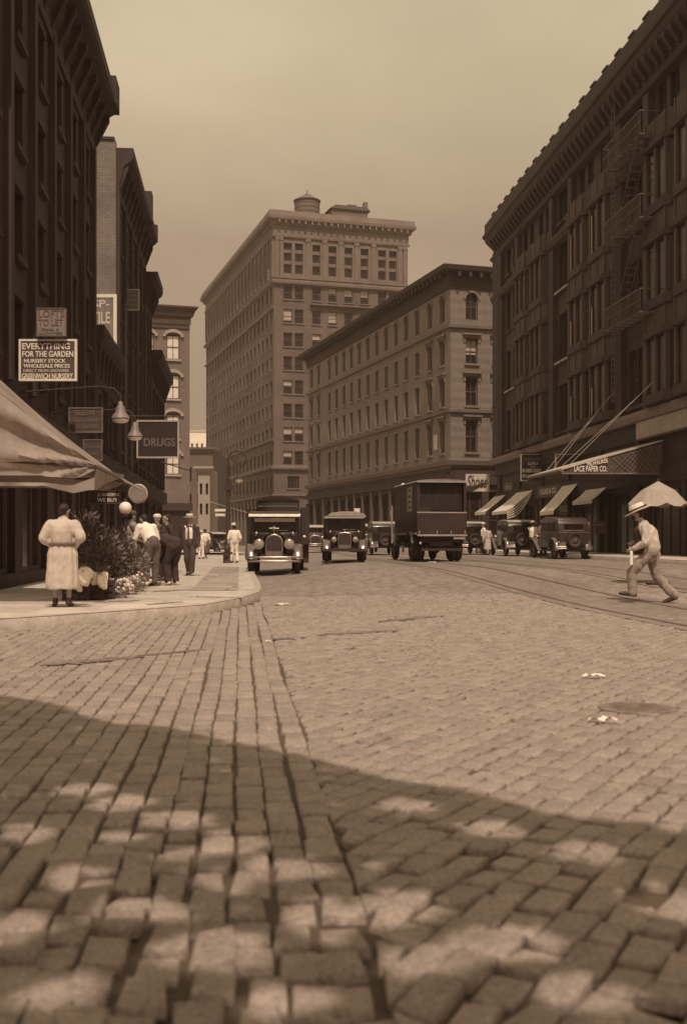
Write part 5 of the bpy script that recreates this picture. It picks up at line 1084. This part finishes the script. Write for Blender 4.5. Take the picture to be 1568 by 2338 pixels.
def hat(J, T_, kind='boater', m=STRAW, tilt=0, fwdtilt=0, s=1.0):
    h = V3(J['hed']); mb = MB(); mb.M = Matrix.Translation(h+V3((0, 0, .085))) @ Matrix.Rotation(tilt, 4, 'Y') @ Matrix.Rotation(fwdtilt, 4, 'X') @ Matrix.Scale(s, 4)
    if kind == 'boater': pr = [(.0, -.012), (.19, -.012), (.192, 0), (.105, .006), (.10, .085), (.085, .095), (0, .097)]
    elif kind == 'fedora': pr = [(.0, -.012), (.17, .0), (.175, .01), (.10, .0), (.098, .06), (.085, .115), (.05, .125), (0, .112)]
    else: pr = [(0, -.02), (.095, -.03), (.11, .0), (.10, .05), (.05, .075), (0, .08)]
    mb.lathe((0, 0, 0), pr, n=28, ey=1.12); o = mb.build('hat', m, T_, 50)
    if kind in ('boater', 'fedora'):
        b_ = MB(); b_.M = mb.M; b_.lathe((0, 0, 0), [(.103, .006), (.107, .008), (.104, .035), (.1, .036)], n=28, ey=1.12); b_.build('hat_band', BLK, o, 50)
    return o
def shoes(J, T_, m=SHOE):
    for s in 'lr':
        a, t_ = V3(J['an'+s]), V3(J['to'+s]); d = (t_-a); d.z = 0; d.normalize(); dn = (t_-a).normalized()
        blob([('c', a-d*.03+V3((0, 0, -.015)), t_, .048, .040), ('c', a+V3((0, 0, .04)), a, .046, .05), ('e', t_+dn*.04, (.045, .05, .034))], .012, 'shoe', m, T_)
def trousers(J, T_, m=DSUIT, wr=.015):
    g = {k: V3(v) for k, v in J.items()}; P = [('c', g['pel']+V3((0, 0, .06)), g['pel'], .155, .16)]
    for s in 'lr': P += [('c', g['hi'+s], g['kn'+s], .118, .088), ('c', g['kn'+s], g['an'+s]+V3((0, 0, .03)), .088, .082)]
    return blob(P, .014, 'trousers', m, T_, wr=wr, wf=10)
def shirt(J, T_, m=WSHIRT, name='shirt', long=True, wr=.018, extra=(), fat=1.0):
    g = {k: V3(v) for k, v in J.items()}; P = [('c', g['pel']+(g['che']-g['pel'])*.1, g['che'], .155*fat, .168*fat), ('c', g['che'], g['nek']-(g['nek']-g['che'])*.12, .168*fat, .085), ('c', g['shl'], g['shr'], .088, .088)]
    for s in 'lr':
        P.append(('c', g['sh'+s], g['el'+s], .082*fat, .068)); e = g['wr'+s] if long else g['el'+s]+(g['wr'+s]-g['el'+s])*.25
        P.append(('c', g['el'+s], g['el'+s]+(e-g['el'+s])*.93, .066, .05))
    P += list(extra); return blob(P, .014, name, m, T_, wr=wr, wf=11)
def person(lab, X, Y, rz, h=1.75, J=None, zoff=None, grp=None):
    z = gz(X, Y)+(.15 if X+.0925*Y < .45 or X+.0925*Y > 15.4 else 0)+.004 if zoff is None else zoff
    T_ = thing('person', lab, 'person', (X, Y, z), rz, grp); T_.scale = (h/1.75,)*3; j = dict(J0); j.update(J or {}); return T_, j
G = 'people on the left pavement'
# woman in a long pale coat, back to us, hands on her hips
J = dict(ell=(-.32, -.02, 1.16), elr=(.31, -.10, 1.17), wrl=(-.16, .05, 1.02), wrr=(.20, .02, 1.03), hed=(.03, .04, 1.60), face=(.6, .8, 0), che=(0, .0, 1.27), anl=(-.12, .0, .09), anr=(.10, -.02, .09), tol=(-.15, .14, .04), tor=(.12, .14, .04))
T_, j = person('stout woman in a long pale belted coat, seen from behind at the left edge', px(143, 17.2), 17.2, .12, 1.60, J)
body(j, T_, {'l': (.6, .5, -.5), 'r': (-.7, .5, -.4)}); hair(j, T_, vol=1.05, bun=False); shoes(j, T_)

P = [('l', (0, 0, 0), [(.28, .30), (.285, .36), (.27, .55), (.26, .75), (.25, .9), (.21, 1.02), (.19, 1.08), (.0, 1.12)], .10, 12, 1.0, .82), ('c', (0, 0, 1.06), (0, 0, 1.28), .19, .205), ('c', (0, 0, 1.28), (0, 0, 1.42), .20, .11), ('c', (-.2, 0, 1.37), (.2, 0, 1.37), .10, .10),
     ('c', (-.2, 0, 1.37), j['ell'], .10, .085), ('c', (.2, 0, 1.37), j['elr'], .10, .085), ('c', j['ell'], j['wrl'], .085, .055), ('c', j['elr'], j['wrr'], .085, .055)]
blob(P, .013, 'coat', BCOAT, T_, wr=.02, wf=9)
b_ = MB(); b_.lathe((0, 0, 1.03), [(.222, 0), (.232, .01), (.232, .05), (.222, .06)], n=30, ey=.86); b_.build('belt', mat('belt_cloth', .12), T_, 50)
# man in white shirt leaning forward
def lean(dy, dz_=0): return 0
J = dict(pel=(0, -.08, .95), che=(0, .10, 1.24), nek=(0, .20, 1.40), hed=(0, .29, 1.50), shl=(-.19, .15, 1.34), shr=(.19, .15, 1.34), ell=(-.27, .22, 1.08), elr=(.28, .12, 1.08), wrl=(-.26, .38, .88), wrr=(.30, .28, .86), face=(-.3, .9, -.35), hil=(-.09, -.08, .93), hir=(.09, -.08, .93), knl=(-.12, -.02, .5), knr=(.12, -.04, .5))
T_, j = person('man in bright white shirt leaning over the plants, dark trousers', px(343, 25), 25, .75, 1.72, J); body(j, T_); hair(j, T_); shirt(j, T_); trousers(j, T_, GSUIT); shoes(j, T_)
J = dict(pel=(0, -.22, .90), che=(0, .12, 1.02), nek=(0, .30, .98), hed=(0, .42, .93), shl=(-.19, .22, .99), shr=(.19, .22, .99), ell=(-.22, .30, .72), elr=(.22, .30, .72), wrl=(-.14, .42, .52), wrr=(.14, .42, .52), face=(0, .5, -.85), hil=(-.09, -.22, .87), hir=(.09, -.22, .87), knl=(-.12, -.05, .48), knr=(.12, -.07, .48), anl=(-.12, -.12, .09), anr=(.12, -.12, .09))
T_, j = person('man in dark suit bending right over beside the white shirted man, pale shoes', px(384, 25.6), 25.6, .9, 1.76, J); body(j, T_); hair(j, T_); shirt(j, T_, DSUIT, 'jacket'); trousers(j, T_, DSUIT); shoes(j, T_, WSHIRT)
T_, j = person('man in dark suit standing behind the bending man', px(381, 28.2), 28.2, 2.2, 1.68, dict()); body(j, T_); hair(j, T_); shirt(j, T_, DSUIT, 'jacket', fat=1.05); trousers(j, T_); shoes(j, T_)
J = dict(hed=(.0, .05, 1.6), ell=(-.26, .12, 1.14), elr=(.26, .14, 1.14), wrl=(-.2, .36, 1.05), wrr=(.16, .36, 1.02))
T_, j = person('man in pale brown jacket and cap behind the plant stall', px(297, 26.2), 26.2, -.9, 1.72, J); body(j, T_); hair(j, T_); hat(j, T_, 'cap', GSUIT); shirt(j, T_, mat('tan_cloth', .24, var=.25, rough=.9), 'jacket'); trousers(j, T_, BCOAT); shoes(j, T_)
T_, j = person('person in white cap behind the white shirted man', px(360, 29.5), 29.5, 2.6, 1.70, dict()); body(j, T_); hat(j, T_, 'cap', WSHIRT); hair(j, T_); shirt(j, T_, GSUIT, 'jacket'); trousers(j, T_); shoes(j, T_)
# man in straw boater walking towards us
J = dict(knl=(-.10, .10, .50), anl=(-.08, .08, .12), tol=(-.08, .24, .08), knr=(.08, .03, .5), anr=(.06, -.12, .10), tor=(.07, .04, .04), wrl=(-.28, .10, .86), wrr=(.27, -.02, .86))
T_, j = person('man in straw boater and open dark jacket walking along the left pavement', px(433, 32.6), 32.6, pi-.1, 1.76, J); body(j, T_); hair(j, T_); hat(j, T_, 'boater'); trousers(j, T_, mat('brown_wool', .055, var=.3, rough=.9)); shoes(j, T_)
shirt(j, T_, WSHIRT, 'shirt', wr=.004, fat=.9)
g = {k: V3(v) for k, v in j.items()}; P = [('c', (-.09, -.045, .86), (-.09, -.04, 1.30), .13, .125), ('c', (.09, -.045, .86), (.09, -.04, 1.30), .13, .125), ('c', g['shl'], g['shr']+V3((0, 0, 0)), .09, .09), ('c', (-.15, .05, .86), (-.16, .04, 1.36), .075, .075), ('c', (.15, .05, .86), (.16, .04, 1.36), .075, .075)]
for s in 'lr': P += [('c', g['sh'+s], g['el'+s], .09, .075), ('c', g['el'+s], g['wr'+s], .072, .055)]
blob(P, .014, 'jacket', mat('dark_jacket', .045, var=.3, rough=.9), T_, wr=.012, wf=9)
t_ = MB(); t_.prism([(-.02, 1.42), (.02, 1.42), (.035, 1.1), (0, 1.05), (-.035, 1.1)], .148, .158, axis=1); t_.build('necktie', GSUIT, T_)
# far walkers
J = dict(wrl=(-.22, .16, .95), elr=(.28, -.06, 1.12), anl=(-.10, .16, .1), anr=(.08, -.18, .12), tol=(-.1, .3, .06), tor=(.08, -.04, .05))
T_, j = person('woman in white blouse and dark skirt far along the left pavement', px(468, 62), 62, 0, 1.62, J); body(j, T_, vox=.014); hair(j, T_); shirt(j, T_, WSHIRT, 'blouse', fat=1.05); blob([('l', (0, 0, 0), [(.30, .32), (.27, .6), (.22, .85), (.16, 1.02), (0, 1.05)], .08, 7)], .016, 'skirt', GSUIT, T_); shoes(j, T_)
T_, j = person('child in white walking behind the woman in the white blouse', px(459, 60), 60, 0, 1.50, dict()); body(j, T_, vox=.014); hat(j, T_, 'cap', WSHIRT); shirt(j, T_, WSHIRT); trousers(j, T_, WSHIRT); shoes(j, T_)
J = dict(face=(-.5, .8, 0), elr=(.27, -.05, 1.12), wrr=(.22, .12, .95), ell=(-.28, -.02, 1.12), wrl=(-.25, .10, .9), hed=(-.03, .04, 1.6), anl=(-.14, .05, .09), anr=(.12, -.06, .09))
T_, j = person('man in white clothes and wide pale hat standing by the hydrant', px(535, 50.5), 50.5, .3, 1.74, J); body(j, T_, vox=.013); hair(j, T_); hat(j, T_, 'fedora', STRAW, s=1.1); shirt(j, T_, WSHIRT, 'jacket', fat=1.1); trousers(j, T_, WSHIRT); shoes(j, T_)
# people by the parked cars
T_, j = person('man in white shirt on the right pavement by the far parked sedan', px(1104, 61), 61, 1.6, 1.74, dict()); body(j, T_, vox=.014); hair(j, T_); hat(j, T_, 'cap', STRAW); shirt(j, T_, WSHIRT); trousers(j, T_); shoes(j, T_)
T_, j = person('person in pale dress crossing at the nose of the far parked sedan', px(1113.5, 60), 60, .6, 1.55, dict()); body(j, T_, vox=.014); hair(j, T_); shirt(j, T_, BCOAT, 'blouse'); blob([('l', (0, 0, 0), [(.25, .35), (.22, .6), (.19, .85), (.15, 1.05), (0, 1.08)], .08, 6)], .016, 'skirt', BCOAT, T_); shoes(j, T_)
T_, j = person('person in dark coat on the right pavement behind the far sedan nose', px(1092, 66), 66, -.5, 1.72, dict()); body(j, T_, vox=.014); hair(j, T_); shirt(j, T_, DSUIT, 'jacket'); trousers(j, T_, GSUIT); shoes(j, T_)
J = dict(elr=(.2, .15, 1.15), wrr=(.12, .33, 1.15), ell=(-.2, .15, 1.15), wrl=(-.1, .3, 1.18))
T_, j = person('man in white shirt and straw hat standing between the two parked sedans', px(1216, 54.5), 54.5, -.8, 1.72, J); body(j, T_, vox=.014); hair(j, T_); hat(j, T_, 'boater'); shirt(j, T_, WSHIRT, wr=.015); trousers(j, T_, GSUIT); shoes(j, T_)
T_, j = person('taller man in white cap behind the nose of the near parked sedan', px(1240, 55.5), 55.5, .4, 1.8, J); body(j, T_, vox=.014); hair(j, T_); hat(j, T_, 'cap', WSHIRT); shirt(j, T_, WSHIRT, wr=.015); trousers(j, T_, DSUIT); shoes(j, T_)
# man hurrying in from the right edge
J = dict(pel=(0, -.02, .95), che=(0, .05, 1.25), nek=(0, .12, 1.43), hed=(0, .20, 1.58), shl=(-.19, .08, 1.37), shr=(.19, .08, 1.37), ell=(-.27, .04, 1.09), elr=(.28, -.04, 1.12), wrl=(-.20, .26, .98), wrr=(.20, .24, 1.08), face=(.1, 1, -.15),
         hil=(-.09, -.05, .91), hir=(.09, -.05, .91), knl=(-.10, .30, .56), anl=(-.10, .28, .17), tol=(-.10, .44, .17), knr=(.10, -.12, .48), anr=(.10, -.42, .12), tor=(.10, -.30, .04))
Yr = 20.6; xr = px(1482, Yr); T_, j = person('man in pale suit and straw boater striding in at the right edge', xr, Yr, 1.25, 1.80, J)
body(j, T_); hair(j, T_); hat(j, T_, 'boater', STRAW, fwdtilt=-.42, s=1.22)
g = {k: V3(v) for k, v in j.items()}
shirt(j, T_, mat('pale_jacket', .42, var=.25, rough=.9, scale=6), 'jacket', wr=.03, extra=[('c', (-.05, .0, .88), (0, .04, 1.1), .135, .15), ('c', (.05, -.04, .88), (0, .0, 1.1), .135, .15)], fat=1.08)
v_ = blob([('c', (-.05, .10, .96), (-.05, .15, 1.28), .12, .125), ('c', (.05, .10, .96), (.05, .15, 1.28), .12, .125)], .014, 'waistcoat', DSUIT, T_); trousers(j, T_, mat('pale_trousers', .22, var=.3, rough=.9, scale=5), .022); shoes(j, T_)
blob([('e', (0, .27, 1.53), (.055, .05, .06))], .011, 'beard', HAIR, T_, wr=.004, wf=30)
pp = thing('folded_newspaper', 'white folded paper in the hand of the striding man', 'newspaper', (xr, Yr, T_.location.z), 1.25); m = MB(); m.cbox(-.26, -.12, .28, .33, .70, .96, .01); m.build('paper', WSHIRT, pp)
Yu = 26.0; um = thing('vendor_umbrella', 'small pale canvas vendor umbrella on a pole at the right edge', 'umbrella', (px(1502, Yu), Yu, gz(px(1502, Yu), Yu)))
m = MB(); n = 8; rz_ = .70; m.add([(0, 0, 2.42)]+[(rz_*cos(2*pi*k/24), rz_*sin(2*pi*k/24), 1.84+.05*cos(8*2*pi*k/24)) for k in range(24)]+[(rz_*.55*cos(2*pi*k/24), rz_*.55*sin(2*pi*k/24), 2.2) for k in range(24)], [(0, 25+k, 25+(k+1) % 24) for k in range(24)]+[(25+k, 1+k, 1+(k+1) % 24, 25+(k+1) % 24) for k in range(24)]); m.build('canopy', mat('umbrella_cloth', .28, rough=.95, var=.15, scale=3), um)
m = MB(); m.cone((0, 0, 0), (0, 0, 2.48), .025); m.build('pole', IRON, um); m = MB(); m.lathe((0, 0, 0), [(.28, 0), (.28, .05), (.1, .12), (.04, .2)], n=16); m.build('base', IRON, um)
m = MB()
for k in range(8): m.cone((0, 0, 2.15), (.64*cos(2*pi*k/8), .64*sin(2*pi*k/8), 1.87), .01, n=5)
m.build('ribs', IRON, um)
# ---------------------------------------------------------------- plant stall
LEAFA = mat('leaf', .075, rough=.6, var=.5, scale=6); LEAFB = mat('leaf_pale', .16, rough=.6, var=.5, scale=6); FLW = mat('blossom', .58, rough=.8, var=.25, scale=9); FLD = mat('blossom_tan', .26, rough=.8, var=.4, scale=9)
def leaves(mb, c, R, n, sz, rnd, flat=0, elong=2.2, upb=.3):
    for _ in range(n):
        while True:
            p = V3((rnd.uniform(-1, 1), rnd.uniform(-1, 1), rnd.uniform(-1, 1)))
            if p.length < 1 and noise.noise(V3((p.x*2.1+c[0], p.y*2.1+c[1], p.z*2.1))) > -.22: break
        q = V3(c)+V3((p.x*R[0], p.y*R[1], p.z*R[2])); d = (p+V3((rnd.gauss(0, .5), rnd.gauss(0, .5), upb+rnd.gauss(0, .4)))).normalized(); s = d.orthogonal().normalized(); s.rotate(Matrix.Rotation(rnd.uniform(0, 6.28), 3, d)); l_ = sz*rnd.uniform(.6, 1.4); w_ = l_/elong; nn = d.cross(s)
        mb.add([q, q+d*l_*.45+s*w_*.5+nn*w_*.1, q+d*l_, q+d*l_*.45-s*w_*.5+nn*w_*.1], [(0, 1, 2, 3)])
rnd = random.Random(21)
def potted(lab, X, Y, h, R, n, sz, m=LEAFA, el=2.2, pot=True, grp='potted plants on the nursery stall'):
    z = .154; T_ = thing('potted_plant', lab, 'potted plant', (X, Y, z), 0, grp)
    if pot: a = MB(); a.lathe((0, 0, 0), [(.10, 0), (.15, .24), (.165, .25), (.165, .29), (.13, .29), (.12, .25), (0, .25)], n=16); a.build('pot', mat('clay_pot', .12), T_, 40)
    a = MB(); a.path([(0, 0, .2), (.03, .02, h*.5), (0, 0, h*.85)], [.02, .014, .006], 6)
    for _ in range(6): an = rnd.uniform(0, 6.28); a.path([(0, 0, h*rnd.uniform(.3, .6)), (R*.6*cos(an), R*.6*sin(an), h*rnd.uniform(.6, .95))], [.01, .004], 5)
    a.build('stem', mat('bark', .06), T_); a = MB(); leaves(a, (0, 0, h*.62), (R, R, h*.42), n, sz, rnd, elong=el); a.build('foliage', m, T_)
X_ = lambda u, Y: px(u, Y)
for (u, Y, h, R, n, sz, m, el, lab) in ((205, 22.2, 1.35, .42, 900, .10, LEAFA, 2.2, 'tall bushy dark plant right behind the coated woman'), (238, 22.8, 1.1, .38, 700, .12, LEAFB, 3, 'pale leaved plant in the middle of the stall'), (262, 23.4, 1.25, .40, 800, .09, LEAFA, 2, 'tall round leaved plant under the WE BUY sign'),
        (288, 23.8, .95, .38, 600, .13, LEAFB, 4, 'spiky pale plant in front of the man in brown jacket'), (222, 20.6, .95, .32, 420, .13, LEAFA, 4, 'low spiky dark plant beside the white bundles'), (250, 21.2, .8, .36, 460, .10, LEAFA, 2.2, 'low round dark plant behind the fallen flowers'), (306, 24.0, .8, .34, 420, .11, LEAFB, 3, 'small pale plant at the feet of the leaning man'), (188, 24.3, 1.6, .45, 900, .12, LEAFA, 2.5, 'tallest dark plant at the back of the stall near the shop door')):
    potted(lab, X_(u, Y), Y, h, R, n, sz, m, el)
WRAP = mat('wrapping_paper', .76, rough=.85, var=.1, scale=5, bump=.2)
for i, (u, v0, v1, w, lab) in enumerate(((193, 1303, 1330, .26, 'round white paper bundle at the top left of the stall front'), (180, 1325, 1350, .14, 'small white paper bundle next to the hem of the coat'), (236, 1306, 1345, .17, 'upright white paper bundle at the right end of the row'), (214, 1312, 1332, .2, 'flat white paper bundle in the middle of the row'), (223, 1328, 1350, .18, 'lower white paper bundle in front of the dark crates'), (203, 1326, 1342, .2, 'crumpled white paper bundle on the left dark crate'))):
    Y = 18.9+.1*i; zc = zat((v0+v1)/2, Y); hh = (v1-v0)/FPX*Y; X = px(u, Y)
    T_ = thing('wrapped_bundle', lab, 'wrapped plant', (X, Y, zc-hh/2), 0, 'paper wrapped bundles on the stall front'); blob([('c', (0, 0, hh*.2), (.02, 0, hh*.8), w*.42, w*.46), ('e', (-w*.15, 0, hh*.5), (w*.5, w*.4, hh*.45))], .014, 'wrapping', WRAP, T_, wr=.022, wf=14)
    a = MB(); leaves(a, (0, 0, hh*1.05), (w*.4, w*.4, .1), 40, .08, rnd); a.build('foliage', LEAFA, T_)
for i, (u, Y, w, h, d, lab) in enumerate(((172, 19.0, .42, .38, .5, 'dark wooden crate behind the coat hem'), (203, 19.1, .40, .40, .5, 'dark wooden crate carrying the white bundles'), (232, 19.4, .34, .33, .5, 'dark wooden crate at the right end of the stall'))):
    T_ = thing('plant_crate', lab, 'crate', (px(u, Y), Y+.2, .154), .1*i, 'crates along the stall'); m = MB()
    for k in range(3): z0 = .02+k*h/3; m.box(-w/2, w/2, -.16, -.14, z0, z0+h/3-.03); m.box(-w/2, w/2, .14, .16, z0, z0+h/3-.03); m.box(-w/2, -w/2+.02, -.139, .139, z0, z0+h/3-.03); m.box(w/2-.02, w/2, -.139, .139, z0, z0+h/3-.03)
    for sx_ in (-1, 1):
        for sy_ in (-1, 1): m.box(sx_*w/2-.025, sx_*w/2+.025, sy_*.165-.012, sy_*.165+.012, 0, h)
    m.box(-w/2, w/2, -.139, .139, .02, .05); m.build('slats', WOOD, T_); m = MB(); m.box(-w/2+.03, w/2-.03, -.13, .13, .05, h*.9); m.build('soil', BLK, T_)
for i, (u, Y, lab, m_) in enumerate(((253, 20.3, 'bunch of cut pale flowers lying at the kerb end of the stall', FLW), (272, 21.0, 'bunch of tan blossoms lying in the middle of the cut flowers', FLD), (292, 21.6, 'bunch of mixed blossoms by the leaning man', FLD), (262, 19.9, 'loose pale leaves and stalks fallen nearest the road', FLW), (305, 22.4, 'small bunch of white blossoms farthest right', FLW))):
    T_ = thing('flower_bunch', lab, 'cut flowers', (px(u, Y), Y, .155), rnd.uniform(-.5, .5), 'cut flowers laid on the pavement'); a = MB()
    for _ in range(16): an = rnd.uniform(-1, 1); a.path([(-.05+.02*rnd.random(), 0, .03), (.15+.12*rnd.random(), .2*an, .1+.2*rnd.random())], .006, 4)
    a.build('stalks', LEAFB, T_); a = MB()
    for _ in range(26): a.ell((.12+rnd.uniform(-.16, .2), rnd.uniform(-.22, .22), .08+rnd.uniform(0, .26)), rnd.uniform(.018, .04), 7, 5)
    a.build('blossoms', m_, T_, 80); a = MB(); leaves(a, (.05, 0, .12), (.24, .24, .14), 110, .10, rnd, elong=3); a.build('foliage', LEAFB, T_)
# ---------------------------------------------------------------- shade tree beside the camera, out of the frame: it throws the dappled shade on the foreground
def shade_tree():
    rt = random.Random(4); T_ = thing('shade_tree', 'broad leafy street tree behind the viewer shading the near cobbles', 'tree', (-3.4, -3.2, 0))
    m = MB(); m.path([(0, 0, -.05), (.05, .02, 1.5), (.1, .2, 3.2), (.35, .8, 4.8), (.7, 1.6, 6.2)], [.26, .2, .17, .12, .07], 10)
    for k in range(14): a = rt.uniform(0, 6.28); z0 = rt.uniform(3.2, 5.6); m.path([(.2, .5, z0), (.3+1.6*cos(a), .9+1.6*sin(a), z0+1.3), (.5+3.3*cos(a), 1.6+3.3*sin(a), z0+1.9)], [.08, .05, .02], 6)
    m.build('trunk', mat('bark', .06, bump=.3), T_, 60)
    k = sdir.xy/sdir.z; n = 0; mb = MB(); gaps = []           # openings in the crown that let sun through to the cobbles
    for (u, v, w, h) in ((188,1803,48,10),(274,1835,56,13),(400,1872,65,15),(291,1911,40,6),(529,1928,65,18),(421,1954,48,14),(183,1999,38,20),(655,1982,72,20),(512,2012,48,20),(326,2073,72,22),(728,2090,55,38),(490,2168,105,38),(928,1841,45,10),(1125,1894,55,13),(1335,1946,65,20),(910,2073,85,33),(1151,2152,110,38),(976,2191,100,30),(60,1900,50,14),(1520,2060,60,30),(40,2120,60,30),(120,2260,90,30),(640,2290,90,30),(1330,2270,100,30)):
        Yg = CAMH*FPX/(v-HV); gaps.append((at(u, Yg), Yg, w/FPX*Yg+.055, h*Yg*Yg/(FPX*CAMH)+.055))
    while n < 52000:
        gx, gy = rt.uniform(-5.0, 4.6), rt.uniform(.6, 8.9)
        edge = 8.45-(gx+2.62)*1.02-.07*sin(gx*3.1)-.05*sin(gx*7.3+1)+.12*noise.noise(V3((gx*1.6, 3, 1)))
        if gy > edge+rt.gauss(0, .02): continue
        if any(((gx-a)/c)**2+((gy-b_)/d)**2 < 1+.5*noise.noise(V3((gx*6, gy*6, 4))) for a, b_, c, d in gaps): continue
        z = rt.uniform(5.6, 7.4); q = V3((gx+k.x*z+3.4, gy+k.y*z+3.2, z)); d = V3((rt.gauss(0, 1), rt.gauss(0, 1), rt.gauss(0, .35))).normalized(); s = d.cross(V3((0, 0, 1))+V3((rt.gauss(0, .5), rt.gauss(0, .5), 0))).normalized(); l_ = rt.uniform(.09, .15); w_ = l_*.7
        mb.add([q-d*l_*.5, q+s*w_*.5, q+d*l_*.5, q-s*w_*.5], [(0, 1, 2, 3)]); n += 1
    lf = mat('tree_leaf', .08, rough=.6, var=.3); t = lf.node_tree; tr = N(t, 'ShaderNodeBsdfTranslucent'); tr.inputs[0].default_value = (.62, .5, .36, 1); ms = N(t, 'ShaderNodeMixShader'); ms.inputs[0].default_value = .18
    oo = [q for q in t.nodes if q.type == 'OUTPUT_MATERIAL'][0]; t.links.new(t.nodes['Principled BSDF'].outputs[0], ms.inputs[1]); t.links.new(tr.outputs[0], ms.inputs[2]); t.links.new(ms.outputs[0], oo.inputs[0])
    mb.build('crown', lf, T_)
shade_tree()
# ---------------------------------------------------------------- haze
hz = MB(); hz.box(-640, 640, -40, 1560, -1.5, 78); ho = hz.build('haze', None or mat('haze_shell', .5)); ho['kind'] = 'stuff'
hm = bpy.data.materials.new('haze_air'); hm.use_nodes = True; t = hm.node_tree; t.nodes.clear(); pv = N(t, 'ShaderNodeVolumePrincipled'); oo = N(t, 'ShaderNodeOutputMaterial'); t.links.new(pv.outputs[0], oo.inputs['Volume'])
pv.inputs['Color'].default_value = (1, .82, .64, 1); pv.inputs['Density'].default_value = .0005; pv.inputs['Anisotropy'].default_value = .2
ho.data.materials.clear(); ho.data.materials.append(hm)
